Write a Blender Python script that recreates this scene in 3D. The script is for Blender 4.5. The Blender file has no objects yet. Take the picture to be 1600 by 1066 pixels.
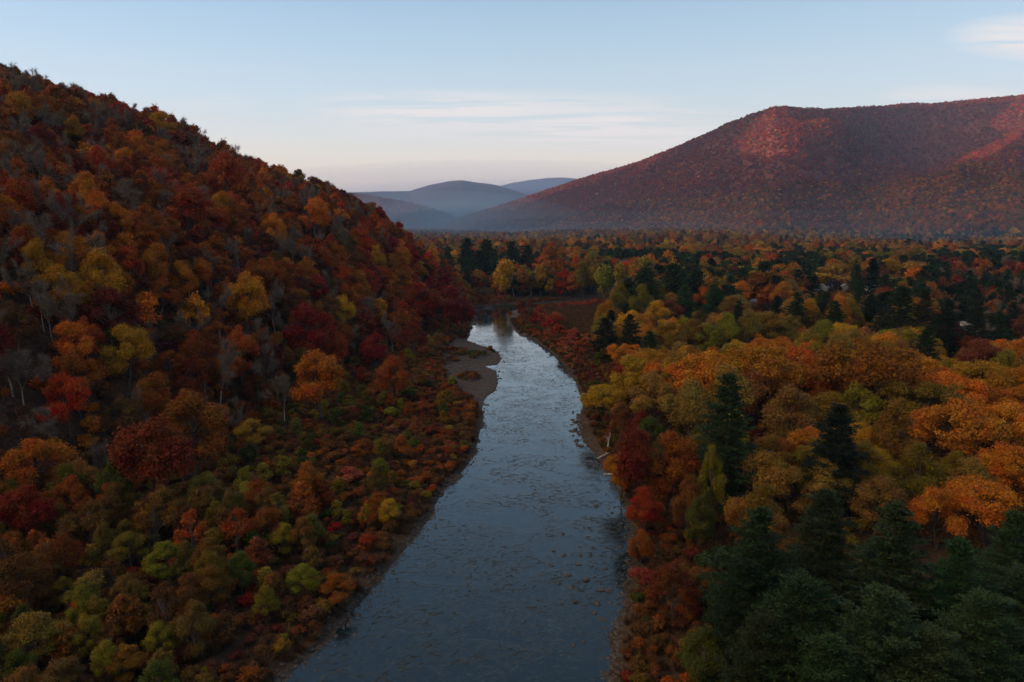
import bpy, math, random
import numpy as np
R_ = math.radians
sc = bpy.context.scene
COL = sc.collection

# ------------------------------------------------------------------ camera, sky, sun, exposure
CAM_H, PITCH, F = 60.0, R_(10.0), 1067.0          # metres, tilt below level, focal length in 1600-px units
cam = bpy.data.objects.new('camera', bpy.data.cameras.new('camera'))
COL.objects.link(cam); sc.camera = cam
cam.location = (0, 0, CAM_H); cam.rotation_euler = (R_(90) - PITCH, 0, 0)
cam.data.sensor_width = 36.0; cam.data.lens = 36.0 * F / 1600.0
cam.data.clip_start = 1.0; cam.data.clip_end = 60000.0

SUN_EL = R_(3.0)
SUN_H = np.array([-0.975, -0.222])                # horizontal direction towards the sun
SUN_H /= np.linalg.norm(SUN_H)
world = bpy.data.worlds.new('World'); sc.world = world; world.use_nodes = True
def world_nodes():
    nt = world.node_tree; L = nt.links.new; N = nt.nodes.new
    bg = nt.nodes['Background']
    sky = N('ShaderNodeTexSky'); sky.sky_type = 'NISHITA'; sky.sun_disc = False
    sky.sun_elevation = SUN_EL + R_(3.0) * 0; sky.sun_rotation = math.atan2(-SUN_H[0], SUN_H[1])
    sky.air_density = 1.0; sky.dust_density = 0.6; sky.ozone_density = 2.0
    gain = N('ShaderNodeMix'); gain.data_type = 'RGBA'; gain.blend_type = 'MULTIPLY'
    gain.inputs[0].default_value = 1; gain.inputs[7].default_value = (*[v * 11.5 for v in (1.0, 1.0, 1.6)], 1)
    L(sky.outputs[0], gain.inputs[6])
    tc = N('ShaderNodeTexCoord'); sep = N('ShaderNodeSeparateXYZ'); L(tc.outputs['Generated'], sep.inputs[0])
    ramp = N('ShaderNodeValToRGB'); cr = ramp.color_ramp; cr.interpolation = 'B_SPLINE'
    while len(cr.elements) < 8: cr.elements.new(0.5)
    stops = [(0.0, (0.42, 0.36, 0.36)), (0.045, (1.04, 0.69, 0.42)), (0.085, (0.87, 0.73, 0.56)), (0.14, (0.60, 0.635, 0.59)),
             (0.22, (0.46, 0.58, 0.60)), (0.32, (0.26, 0.39, 0.47)), (0.55, (0.135, 0.215, 0.30)), (1.0, (0.13, 0.18, 0.235))]
    for e, (p, c) in zip(cr.elements, stops): e.position = p; e.color = (*c, 1)
    L(sep.outputs['Z'], ramp.inputs[0])
    rg = N('ShaderNodeMix'); rg.data_type = 'RGBA'; rg.blend_type = 'MULTIPLY'; rg.inputs[0].default_value = 1
    rg.inputs[7].default_value = (SKYG, SKYG, SKYG, 1); L(ramp.outputs[0], rg.inputs[6])
    mx = N('ShaderNodeMix'); mx.data_type = 'RGBA'; mx.inputs[0].default_value = 0.965
    L(gain.outputs[2], mx.inputs[6]); L(rg.outputs[2], mx.inputs[7])
    # afterglow towards the sun, added to the unseen sky to warm the ambient light
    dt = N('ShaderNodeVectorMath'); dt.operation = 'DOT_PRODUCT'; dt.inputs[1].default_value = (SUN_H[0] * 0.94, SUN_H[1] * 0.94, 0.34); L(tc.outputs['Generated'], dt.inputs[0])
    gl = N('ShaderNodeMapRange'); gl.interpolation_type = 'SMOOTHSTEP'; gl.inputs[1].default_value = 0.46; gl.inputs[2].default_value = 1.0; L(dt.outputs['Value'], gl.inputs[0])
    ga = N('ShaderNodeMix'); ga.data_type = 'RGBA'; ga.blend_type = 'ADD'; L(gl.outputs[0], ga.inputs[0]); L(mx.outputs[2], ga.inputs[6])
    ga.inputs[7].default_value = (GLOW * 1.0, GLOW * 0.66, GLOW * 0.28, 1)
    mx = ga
    # thin cloud streaks, laid out by compass direction and elevation
    dz = N('ShaderNodeMath'); dz.operation = 'ADD'; dz.inputs[1].default_value = 0.03; L(sep.outputs['Z'], dz.inputs[0])
    dv = N('ShaderNodeVectorMath'); dv.operation = 'DIVIDE'; L(tc.outputs['Generated'], dv.inputs[0])
    cmb = N('ShaderNodeCombineXYZ'); L(dz.outputs[0], cmb.inputs[0]); L(dz.outputs[0], cmb.inputs[1]); cmb.inputs[2].default_value = 1e3
    L(cmb.outputs[0], dv.inputs[1])
    mp = N('ShaderNodeMapping'); mp.inputs['Scale'].default_value = (0.5, 1.7, 1); mp.inputs['Rotation'].default_value = (0, 0, R_(24))
    L(dv.outputs[0], mp.inputs[0])
    nz = N('ShaderNodeTexNoise'); nz.inputs['Scale'].default_value = 1.7; nz.inputs['Detail'].default_value = 9
    nz.inputs['Roughness'].default_value = 0.6; nz.inputs['Distortion'].default_value = 0.5; L(mp.outputs[0], nz.inputs[0])
    total = None
    # (azimuth x/y, elevation tan, half widths, amount)
    for au, ev, wu, wv, am, lo in CLOUDS:
        ux = N('ShaderNodeMath'); ux.operation = 'DIVIDE'; L(sep.outputs['X'], ux.inputs[0]); L(sep.outputs['Y'], ux.inputs[1])
        ez = N('ShaderNodeMath'); ez.operation = 'DIVIDE'; L(sep.outputs['Z'], ez.inputs[0]); L(sep.outputs['Y'], ez.inputs[1])
        outs = []
        for src, c0, w0 in ((ux, au, wu), (ez, ev, wv)):
            a = N('ShaderNodeMath'); a.operation = 'SUBTRACT'; L(src.outputs[0], a.inputs[0]); a.inputs[1].default_value = c0
            b = N('ShaderNodeMath'); b.operation = 'DIVIDE'; L(a.outputs[0], b.inputs[0]); b.inputs[1].default_value = w0
            d = N('ShaderNodeMath'); d.operation = 'MULTIPLY'; L(b.outputs[0], d.inputs[0]); L(b.outputs[0], d.inputs[1])
            outs.append(d)
        s = N('ShaderNodeMath'); s.operation = 'ADD'; L(outs[0].outputs[0], s.inputs[0]); L(outs[1].outputs[0], s.inputs[1])
        m = N('ShaderNodeMath'); m.operation = 'SUBTRACT'; m.use_clamp = True; m.inputs[0].default_value = 1; L(s.outputs[0], m.inputs[1])
        th = N('ShaderNodeMapRange'); th.inputs[1].default_value = lo; th.inputs[2].default_value = lo + 0.14; L(nz.outputs[0], th.inputs[0])
        q = N('ShaderNodeMath'); q.operation = 'MULTIPLY'; L(m.outputs[0], q.inputs[0]); L(th.outputs[0], q.inputs[1])
        q2 = N('ShaderNodeMath'); q2.operation = 'MULTIPLY'; L(q.outputs[0], q2.inputs[0]); q2.inputs[1].default_value = am
        if total is None: total = q2
        else:
            t2 = N('ShaderNodeMath'); t2.operation = 'ADD'; t2.use_clamp = True; L(total.outputs[0], t2.inputs[0]); L(q2.outputs[0], t2.inputs[1]); total = t2
    yp = N('ShaderNodeMath'); yp.operation = 'GREATER_THAN'; yp.inputs[1].default_value = 0; L(sep.outputs['Y'], yp.inputs[0])
    tt = N('ShaderNodeMath'); tt.operation = 'MULTIPLY'; L(total.outputs[0], tt.inputs[0]); L(yp.outputs[0], tt.inputs[1])
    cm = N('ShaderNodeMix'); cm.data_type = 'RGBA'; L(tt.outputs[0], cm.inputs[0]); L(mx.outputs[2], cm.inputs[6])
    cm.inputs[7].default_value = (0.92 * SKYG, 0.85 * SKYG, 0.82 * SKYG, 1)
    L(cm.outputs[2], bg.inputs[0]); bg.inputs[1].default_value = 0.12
SKYG = 3.6
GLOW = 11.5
CLOUDS = [(0.02, 0.138, 0.34, 0.045, 0.75, 0.40), (-0.14, 0.160, 0.18, 0.024, 0.5, 0.41), (0.17, 0.118, 0.17, 0.032, 0.7, 0.40),
          (0.74, 0.250, 0.15, 0.035, 1.0, 0.36), (0.62, 0.17, 0.12, 0.02, 0.6, 0.40), (0.5, 0.31, 0.10, 0.02, 0.45, 0.45), (-0.42, 0.155, 0.1, 0.02, 0.3, 0.45)]
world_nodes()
sl = bpy.data.lights.new('sun', 'SUN'); sun = bpy.data.objects.new('sun', sl); COL.objects.link(sun)
sl.energy = 5.0; sl.angle = R_(0.5); sl.color = (1.0, 0.50, 0.36)
sun.rotation_euler = (R_(90) - SUN_EL, 0, math.atan2(SUN_H[0], -SUN_H[1]) )
sc.view_settings.view_transform = 'Standard'; sc.view_settings.look = 'None'
sc.view_settings.exposure = 1.34; sc.view_settings.gamma = 1.0
sc.render.engine = 'CYCLES'
cy = sc.cycles
cy.max_bounces = 4; cy.diffuse_bounces = 2; cy.glossy_bounces = 2; cy.transmission_bounces = 2; cy.transparent_max_bounces = 4
cy.volume_bounces = 0; cy.use_denoising = True; cy.caustics_reflective = False; cy.caustics_refractive = False
cy.sample_clamp_indirect = 3.0

# ------------------------------------------------------------------ numbers: noise, picture-to-place geometry
rng = np.random.default_rng(7)
def _hash(ix, iy, s):
    h = (ix.astype(np.int64) * 374761393 + iy.astype(np.int64) * 668265263 + s * 974634777) & 0xffffffff
    h = ((h ^ (h >> 13)) * 1274126177) & 0xffffffff
    return ((h ^ (h >> 16)) & 0xffff) / 65535.0
def vn(x, y, s=0):
    x = np.asarray(x, float); y = np.asarray(y, float)
    ix = np.floor(x); iy = np.floor(y); fx = x - ix; fy = y - iy
    fx = fx * fx * (3 - 2 * fx); fy = fy * fy * (3 - 2 * fy)
    a, b, c, d = _hash(ix, iy, s), _hash(ix + 1, iy, s), _hash(ix, iy + 1, s), _hash(ix + 1, iy + 1, s)
    return (a + (b - a) * fx) * (1 - fy) + (c + (d - c) * fx) * fy - 0.5
def fbm(x, y, s=0, o=4):
    t = 0; a = 1.0
    for k in range(o):
        t = t + a * vn(x * 2 ** k, y * 2 ** k, s + k * 17); a *= 0.5
    return t
def sstep(a, b, x):
    t = np.clip((x - a) / (b - a), 0, 1); return t * t * (3 - 2 * t)
CP, SP = math.cos(PITCH), math.sin(PITCH)
def pix_dir(px, py):                       # ray per metre of view depth, as (x, y, z)
    u = (px - 800.0) / F; v = (py - 533.0) / F
    return u, CP - v * SP, -SP - v * CP
def project(x, y, z):
    zz = z - CAM_H
    d = y * CP - zz * SP; up = y * SP + zz * CP
    return 800 + F * x / d, 533 - F * up / d, d
def on_flat(px, py, z=0.0):
    dx, dy, dz = pix_dir(px, py); t = (z - CAM_H) / dz
    return dx * t, dy * t

# river outline on the water plane
LB = [(440,1066),(470,1035),(500,1010),(540,968),(570,935),(602,892),(625,868),(650,835),(662,822),(676,800),(684,778),(702,755),(722,738),(736,717),(742,703),(747,691),(750,672),
      (755,655),(753,636),(757,622),(772,610),(777,600),(776,591),(773,580),(757,574),(756,571),(776,570),(783,560),(778,552),(770,546),(749,540),(729,532),(734,522),(739,503),(741,492),(741,480)]
TOP = [(760,478),(790,476),(830,475.5),(872,472),(910,469),(955,465),(960,471),(930,474.5),(880,478),(845,480.5),(815,483),(796,487)]
RB = [(790,492),(794,500),(801,513),(812,524),(828,528),(842,537),(854,545),(867,556),(877,566),(888,580),(899,597),(906,616),(911,634),(906,652),(903,664),(910,683),(918,698),(932,712),(945,730),(957,744),(965,762),
      (975,782),(982,810),(986,835),(987,870),(984,895),(978,925),(972,951),(962,975),(958,1000),(957,1030),(953,1066)]
river = [on_flat(*p) for p in LB + TOP + RB]
bx, by = on_flat(953, 1066); ax, ay = on_flat(440, 1066)
river += [(bx + 2, by - 30), (bx + 6, -60), (bx + 10, -200), (ax - 14, -200), (ax - 12, -60), (ax - 5, by - 30)]
river = np.array(river)
# a second arm running on past the bend, hidden by the field
def seg_dist(x, y, P, closed=True):
    d = np.full(x.shape, 1e9); n = len(P)
    for i in range(n if closed else n - 1):
        a = P[i]; b = P[(i + 1) % n]; e = b - a; L2 = max(e @ e, 1e-9)
        t = np.clip(((x - a[0]) * e[0] + (y - a[1]) * e[1]) / L2, 0, 1)
        d = np.minimum(d, (x - a[0] - t * e[0]) ** 2 + (y - a[1] - t * e[1]) ** 2)
    return np.sqrt(d)
def inside(x, y, P):
    c = np.zeros(x.shape, bool); n = len(P)
    for i in range(n):
        a = P[i]; b = P[(i + 1) % n]
        if a[1] == b[1]: continue
        c ^= ((a[1] > y) != (b[1] > y)) & (x < (b[0] - a[0]) * (y - a[1]) / (b[1] - a[1]) + a[0])
    return c
def river_sd(x, y):
    shp = x.shape; x = x.ravel(); y = y.ravel()
    out = np.full(x.shape, 500.0)
    m = (np.abs(x) < 330) & (y > -240) & (y < 900)
    if m.any():
        xs, ys = x[m], y[m]
        d = seg_dist(xs, ys, river); out[m] = np.where(inside(xs, ys, river), -d, d)
    return out.reshape(shp)
BAR = np.array([on_flat(*p) for p in [(712,528),(728,532),(749,540),(783,558),(777,575),(777,606),(753,636),(748,640),(728,622),(704,600),(690,578),(694,552)]])
BAR2 = np.array([on_flat(*p) for p in [(784,488),(830,483),(850,484),(822,492),(806,500),(820,522),(812,526),(798,512)]])
BAR3 = np.array([on_flat(*p) for p in [(906,640),(918,655),(935,690),(955,735),(935,715),(905,685),(902,664)]])
MEADOW = np.array([on_flat(*p) for p in [(820,492),(850,483),(960,473),(1000,480),(960,500),(945,540),(930,575),(905,575),(880,550),(850,525)]])

# hill foot on the near side of the bend, the slope profile and its end
FOOT_Y = [-400, 0, 110, 160, 217, 300, 360, 420, 470, 560, 700]
FOOT_X = [-120, -110, -96, -80, -70, -56, -45, -34, -30, -60, -160]
PD = [0, 18, 45, 90, 150, 200, 335, 520, 800, 1300, 2200, 6000]
PZ = [0, 17, 41, 66, 86, 108, 150, 205, 270, 330, 300, 200]
MT_PX = [560, 700, 740, 780, 820, 880, 940, 1000, 1060, 1130, 1170, 1210, 1250, 1290, 1340, 1380, 1420, 1450, 1500, 1540, 1600, 1700, 1900]
MT_PY = [352, 346, 335, 323, 310, 290, 270, 252, 228, 195, 180, 168, 170, 172.5, 168, 165, 162, 162, 158, 153, 149, 150, 165]
MT_R = [5200, 5200, 5100, 5000, 4850, 4600, 4300, 4050, 3850, 3650, 3550, 3450, 3500, 3700, 3900, 4050, 4100, 4100, 4050, 3950, 3900, 3900, 3900]
MT_F = [3600, 3500, 3300, 3100, 2950, 2700, 2500, 2350, 2200, 2050, 2000, 1950, 1900, 1900, 1850, 1850, 1800, 1800, 1750, 1750, 1700, 1700, 1700]
def ridge_tan(px, py):
    dx, dy, dz = pix_dir(np.array(px, float), np.array(py, float)); return dx / dy, dz / dy
MU, ME = ridge_tan(MT_PX, MT_PY)
FAR = [  # picture line, distance, half width
    ([430, 560, 600, 640, 672, 700, 722, 745, 772, 790, 810, 850, 900, 960], [330, 301, 300, 300, 289, 284.5, 284, 287, 290, 294, 300, 315, 332, 345], 7400, 1100),
    ([700, 750, 775, 800, 830, 855, 880, 920, 1000], [345, 305, 292, 286, 281, 278, 277, 281, 300], 9600, 1200),
    ([500, 540, 575, 600, 630, 660, 720], [303, 301, 300.5, 300, 300.5, 305, 325], 12200, 900),
    ([480, 560, 590, 620, 655, 690, 720, 760], [297, 303, 307, 314, 322, 330, 340, 352], 5600, 800)]
FARU = [(ridge_tan(a, b), d, w) for a, b, d, w in FAR]

RK = 2300.0                                  # unseen ridge added behind the drone to block the low sun
BS, BZ = [-9000, -4400, -3800, -3660, -3605, -3555, -3500, -3440, -3150, -3090, -3040, -2950, -2850, -2700, -2600, -2540, -2480, -2300, 0, 3000, 9000], \
         [400, 560, 620, 600, 500, 510, 900, 1000, 1000, 760, 640, 585, 560, 535, 530, 560, 720, 820, 860, 800, 600]
PUD = on_flat(722, 551)
def gz(x, y, sd=None):
    """Ground height."""
    x = np.asarray(x, float); y = np.asarray(y, float)
    if sd is None: sd = river_sd(x, y)
    # river bed, banks, bars
    z = np.where(sd < 0, np.maximum(-1.6, sd * 0.12), np.minimum(1.0, sd * 0.28) + 1.4 * sstep(5, 30, sd))
    near = (np.abs(x) < 330) & (y > 0) & (y < 900)
    if near.any():
        xs, ys = x[near], y[near]; zz = z[near]; s2 = sd[near]
        for P, hh in ((BAR, 0.5), (BAR2, 0.35), (BAR3, 0.45)):
            ins = inside(xs, ys, P); dd = seg_dist(xs, ys, P)
            w = np.where(ins, 1.0, np.clip(1 - dd / 5.0, 0, 1))
            zz = np.where(s2 > 0, zz * (1 - w) + w * np.minimum(0.16 + s2 * 0.03, hh), zz)
        zz = zz - 0.95 * np.exp(-((xs - PUD[0]) / 4.2) ** 2 - ((ys - PUD[1]) / 7.0) ** 2) * (s2 > 0)
        w = np.where(s2 > 0, np.minimum(1, s2 / 2.0), 1)
        zz = zz + w * (0.22 * fbm(xs / 3.1, ys / 3.1, 5, 3) + 0.1 * vn(xs / 0.9, ys / 0.9, 8))
        z[near] = zz
    z = z + np.where(sd > 30, 1.2 * fbm(x / 60, y / 60, 9, 3) * sstep(30, 80, sd), 0)
    # hill
    d = np.interp(y, FOOT_Y, FOOT_X) - x
    P = np.interp(d, PD, PZ)
    yy = y - np.clip(d - 60, 0, 400) * 0.12
    E = 1 - sstep(452, 640, yy)
    rough = (fbm(x / 55, y / 55, 21, 4) * 13 + fbm(x / 14, y / 14, 25, 2) * 2.6) * sstep(10, 120, d)
    z = z + np.where(d > 0, P * E + rough * E * (0.35 + 0.65 * sstep(470, 380, y)), 0)
    z = z + 20 * fbm(x / 330, y / 260, 91, 3) * sstep(850, 1300, y) * sstep(4800, 3000, y)
    z = z + 7.5 * np.exp(-((x - 236) / 75) ** 2 - ((y - 486) / 45) ** 2)
    # mountain and far ranges (laid out by bearing, at their own distances)
    u = np.where(y > 50, x / np.maximum(y, 50), 9.0)
    far = (y > 900) & (np.abs(u) < 2)
    if far.any():
        uf, t, xf, yf = u[far], y[far], x[far], y[far]
        Rr = np.interp(uf, MU, MT_R); Ff = np.interp(uf, MU, MT_F) + 260 * vn(uf * 11, 0 * uf, 55); te = np.interp(uf, MU, ME)
        zr = CAM_H + Rr * te - 9
        s = (t - Ff) / (Rr - Ff)
        sw = s + 0.05 * vn(uf * 8, 0 * uf, 71) * np.clip(s * 4, 0, 1) * np.clip((1 - s) * 4, 0, 1)
        g = np.interp(sw, [0, 0.10, 0.22, 0.36, 0.42, 0.50, 0.62, 0.8, 0.93, 1.0, 1.15, 1.5, 2.2], [0, 0.045, 0.13, 0.265, 0.28, 0.285, 0.43, 0.74, 0.93, 1.0, 0.99, 0.7, 0.0])
        gul = fbm(uf * 9 + 0.25 * fbm(uf * 4, t / 700, 3), t / 1500, 41, 4)
        mid = np.clip(s * 2.2, 0, 1) * np.clip((1 - s) * 5, 0, 1)
        m = zr * g + gul * 150 * mid * sstep(-0.1, 0.35, uf) * (1 - 0.8 * np.exp(-((uf - 0.42) / 0.055) ** 2)) + fbm(xf / 160, yf / 160, 44, 3) * 22 * mid
        # the bowl east of the summit, with the spur that the last light lies on
        m = m - 240 * np.exp(-((uf - 0.610) / 0.115) ** 2) * np.exp(-((s - 0.86) / 0.17) ** 2) * np.clip((1 - s) * 9, 0, 1)
        m = m + 120 * np.exp(-((uf - 0.456) / np.where(uf < 0.456, 0.062, 0.026)) ** 2) * np.exp(-((s - 0.72) / 0.15) ** 2)
        m = m * sstep(-0.27, -0.06, uf)
        for (fu, fe), dist, wd in FARU:
            h = CAM_H + dist * np.interp(uf, fu, fe, left=-0.02, right=-0.02)
            q = h * np.exp(-((t - dist) / wd) ** 2) + fbm(uf * 14, t / 900, 61 + int(dist), 3) * 70 * np.exp(-((t - dist + wd * 0.9) / (wd * 0.7)) ** 2)
            m = np.maximum(m, q)
        z[far] += np.maximum(m, 0)
    # added ridge outside the frame, crest shaped to shade all but the mountain patch
    k = x * SUN_H[0] + y * SUN_H[1]; s = x * -SUN_H[1] + y * SUN_H[0]
    hb = np.interp(s, BS, BZ)
    q = hb * np.exp(-np.abs((k - RK) / 900) ** 2.0)
    side = (x < -0.95 * np.maximum(y, 0) - 300) | (y < 0)
    z = np.where((k > 0) & side, np.maximum(z, q), z)
    return z

# ------------------------------------------------------------------ materials
def mat(name):
    m = bpy.data.materials.new(name); m.use_nodes = True
    return m, m.node_tree, m.node_tree.nodes['Principled BSDF']
def leaf_mat(name, rough=0.65, spread=0.5, trans=0.25):
    m, nt, b = mat(name); N = nt.nodes.new; L = nt.links.new
    at = N('ShaderNodeAttribute'); at.attribute_type = 'INSTANCER'; at.attribute_name = 'tint'
    geo = N('ShaderNodeNewGeometry')
    tc = N('ShaderNodeTexCoord')
    nz = N('ShaderNodeTexNoise'); nz.inputs['Scale'].default_value = 0.32; nz.inputs['Detail'].default_value = 3; L(tc.outputs['Object'], nz.inputs[0])
    hs = N('ShaderNodeHueSaturation')
    h = N('ShaderNodeMapRange'); h.inputs[1].default_value = 0.3; h.inputs[2].default_value = 0.7; h.inputs[3].default_value = 0.5 - 0.05 * spread; h.inputs[4].default_value = 0.5 + 0.03 * spread
    L(nz.outputs[0], h.inputs[0]); L(h.outputs[0], hs.inputs['Hue'])
    v = N('ShaderNodeMapRange'); v.inputs[3].default_value = 1 - 0.75 * spread; v.inputs[4].default_value = 1 + 0.95 * spread
    L(geo.outputs['Random Per Island'], v.inputs[0]); L(v.outputs[0], hs.inputs['Value'])
    L(at.outputs['Color'], hs.inputs['Color'])
    L(hs.outputs[0], b.inputs['Base Color']); b.inputs['Roughness'].default_value = rough; b.inputs['Specular IOR Level'].default_value = 0.12
    tr = N('ShaderNodeBsdfTranslucent'); L(hs.outputs[0], tr.inputs[0])
    ms = N('ShaderNodeMixShader'); ms.inputs[0].default_value = trans; L(b.outputs[0], ms.inputs[1]); L(tr.outputs[0], ms.inputs[2])
    L(ms.outputs[0], nt.nodes['Material Output'].inputs[0])
    return m
def noise_mat(name, c1, c2, scale, rough=0.9, detail=4, coord='Object', bump=0.0):
    m, nt, b = mat(name); N = nt.nodes.new; L = nt.links.new
    tc = N('ShaderNodeTexCoord'); nz = N('ShaderNodeTexNoise'); nz.inputs['Scale'].default_value = scale; nz.inputs['Detail'].default_value = detail
    L(tc.outputs[coord], nz.inputs[0])
    r = N('ShaderNodeValToRGB'); r.color_ramp.elements[0].position = 0.35; r.color_ramp.elements[1].position = 0.65
    r.color_ramp.elements[0].color = (*c1, 1); r.color_ramp.elements[1].color = (*c2, 1)
    L(nz.outputs[0], r.inputs[0]); L(r.outputs[0], b.inputs['Base Color']); b.inputs['Roughness'].default_value = rough
    b.inputs['Specular IOR Level'].default_value = 0.2
    if bump:
        bp = N('ShaderNodeBump'); bp.inputs['Distance'].default_value = bump; L(nz.outputs[0], bp.inputs['Height']); L(bp.outputs[0], b.inputs['Normal'])
    return m
M_LEAF = leaf_mat('broad_leaves'); M_NEEDLE = leaf_mat('pine_needles', 0.6, 0.45, 0.1)
M_FAR = leaf_mat('far_leaves', 0.9, 0.35, 0.1)
M_BARK = noise_mat('brown_bark', (0.035, 0.026, 0.02), (0.075, 0.06, 0.045), 3)
M_PALE = noise_mat('pale_bark', (0.15, 0.125, 0.10), (0.34, 0.29, 0.24), 2)
M_GREY = noise_mat('grey_bark', (0.07, 0.052, 0.04), (0.14, 0.105, 0.08), 2)
M_TWIG = noise_mat('brown_twigs', (0.11, 0.08, 0.055), (0.21, 0.16, 0.115), 2)
M_ROCK = noise_mat('river_rock', (0.035, 0.03, 0.026), (0.10, 0.085, 0.07), 1.5, 0.7, bump=0.15)
M_WOOD = noise_mat('bleached_wood', (0.22, 0.19, 0.16), (0.42, 0.38, 0.33), 2)

def ground_mat():
    m, nt, b = mat('ground_cover'); N = nt.nodes.new; L = nt.links.new
    at = N('ShaderNodeAttribute'); at.attribute_name = 'cover'
    geo = N('ShaderNodeNewGeometry')
    n1 = N('ShaderNodeTexNoise'); n1.inputs['Scale'].default_value = 0.9; n1.inputs['Detail'].default_value = 6; L(geo.outputs['Position'], n1.inputs[0])
    n2 = N('ShaderNodeTexVoronoi'); n2.inputs['Scale'].default_value = 1.6; L(geo.outputs['Position'], n2.inputs[0])
    mr = N('ShaderNodeMapRange'); mr.inputs[1].default_value = 0.3; mr.inputs[2].default_value = 0.7; mr.inputs[3].default_value = 0.55; mr.inputs[4].default_value = 1.5; L(n1.outputs[0], mr.inputs[0])
    m2 = N('ShaderNodeMapRange'); m2.inputs[3].default_value = 0.7; m2.inputs[4].default_value = 1.3; L(n2.outputs['Color'], m2.inputs[0])
    mm = N('ShaderNodeMath'); mm.operation = 'MULTIPLY'; L(mr.outputs[0], mm.inputs[0]); L(m2.outputs[0], mm.inputs[1])
    vm = N('ShaderNodeVectorMath'); vm.operation = 'SCALE'; L(at.outputs['Color'], vm.inputs[0]); L(mm.outputs[0], vm.inputs['Scale'])
    L(vm.outputs[0], b.inputs['Base Color']); b.inputs['Roughness'].default_value = 0.95; b.inputs['Specular IOR Level'].default_value = 0.1
    bp = N('ShaderNodeBump'); bp.inputs['Distance'].default_value = 0.25; bp.inputs['Strength'].default_value = 0.8; L(n1.outputs[0], bp.inputs['Height']); L(bp.outputs[0], b.inputs['Normal'])
    return m
def water_mat():
    m, nt, b = mat('river_water'); N = nt.nodes.new; L = nt.links.new
    b.inputs['Base Color'].default_value = (0.007, 0.016, 0.018, 1); b.inputs['Roughness'].default_value = 0.06; b.inputs['IOR'].default_value = 1.36; b.inputs['Coat Weight'].default_value = 0.75; b.inputs['Coat IOR'].default_value = 1.33; b.inputs['Coat Roughness'].default_value = 0.04
    geo = N('ShaderNodeNewGeometry')
    at = N('ShaderNodeAttribute'); at.attribute_name = 'chop'
    mp = N('ShaderNodeMapping'); mp.inputs['Scale'].default_value = (0.8, 1.0, 1); L(geo.outputs['Position'], mp.inputs[0])
    w = N('ShaderNodeTexNoise'); w.inputs['Scale'].default_value = 1.15; w.inputs['Detail'].default_value = 7; w.inputs['Roughness'].default_value = 0.62; w.inputs['Distortion'].default_value = 1.1; L(mp.outputs[0], w.inputs[0])
    w2 = N('ShaderNodeTexNoise'); w2.inputs['Scale'].default_value = 0.11; w2.inputs['Detail'].default_value = 3; w2.inputs['Distortion'].default_value = 1.5; L(mp.outputs[0], w2.inputs[0])
    pr = N('ShaderNodeMapRange'); pr.inputs[1].default_value = 0.38; pr.inputs[2].default_value = 0.62; pr.inputs[3].default_value = 0.12; pr.inputs[4].default_value = 1.0; L(w2.outputs[0], pr.inputs[0])
    s = N('ShaderNodeMath'); s.operation = 'MULTIPLY'; L(pr.outputs[0], s.inputs[0]); L(at.outputs['Fac'], s.inputs[1])
    rg = N('ShaderNodeMapRange'); rg.interpolation_type = 'SMOOTHSTEP'; rg.inputs[1].default_value = 0.50; rg.inputs[2].default_value = 0.92; rg.inputs[4].default_value = 0.72; L(w.outputs[0], rg.inputs[0])
    fine = N('ShaderNodeMath'); fine.operation = 'MULTIPLY'; fine.inputs[1].default_value = 0.14; L(w.outputs[0], fine.inputs[0])
    sm = N('ShaderNodeMath'); sm.operation = 'ADD'; L(rg.outputs[0], sm.inputs[0]); L(fine.outputs[0], sm.inputs[1])
    h = N('ShaderNodeMath'); h.operation = 'MULTIPLY'; L(sm.outputs[0], h.inputs[0]); L(s.outputs[0], h.inputs[1])
    bp = N('ShaderNodeBump'); bp.inputs['Distance'].default_value = 1.0; bp.inputs['Strength'].default_value = 1.0
    L(h.outputs[0], bp.inputs['Height']); L(bp.outputs[0], b.inputs['Normal']); L(bp.outputs[0], b.inputs['Coat Normal'])
    return m

# ------------------------------------------------------------------ mesh helpers
def mesh_from(name, V, Q=None, T=None, mats=(), matidx=None, smooth=False):
    me = bpy.data.meshes.new(name)
    V = np.asarray(V, np.float32); Q = np.zeros((0, 4), np.int32) if Q is None else np.asarray(Q, np.int32); T = np.zeros((0, 3), np.int32) if T is None else np.asarray(T, np.int32)
    me.vertices.add(len(V)); me.vertices.foreach_set('co', V.ravel())
    nl = len(Q) * 4 + len(T) * 3
    me.loops.add(nl); me.loops.foreach_set('vertex_index', np.concatenate([Q.ravel(), T.ravel()]))
    me.polygons.add(len(Q) + len(T))
    st = np.concatenate([np.arange(len(Q)) * 4, len(Q) * 4 + np.arange(len(T)) * 3]).astype(np.int32)
    me.polygons.foreach_set('loop_start', st)
    if matidx is not None: me.polygons.foreach_set('material_index', np.asarray(matidx, np.int32))
    if smooth: me.polygons.foreach_set('use_smooth', np.ones(len(Q) + len(T), bool))
    for m in mats: me.materials.append(m)
    me.update(); me.validate()
    return me
def link(name, me, parent=None, **kw):
    o = bpy.data.objects.new(name, me); COL.objects.link(o)
    if parent is not None: o.parent = parent
    for k, v in kw.items(): o[k] = v
    return o
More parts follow.
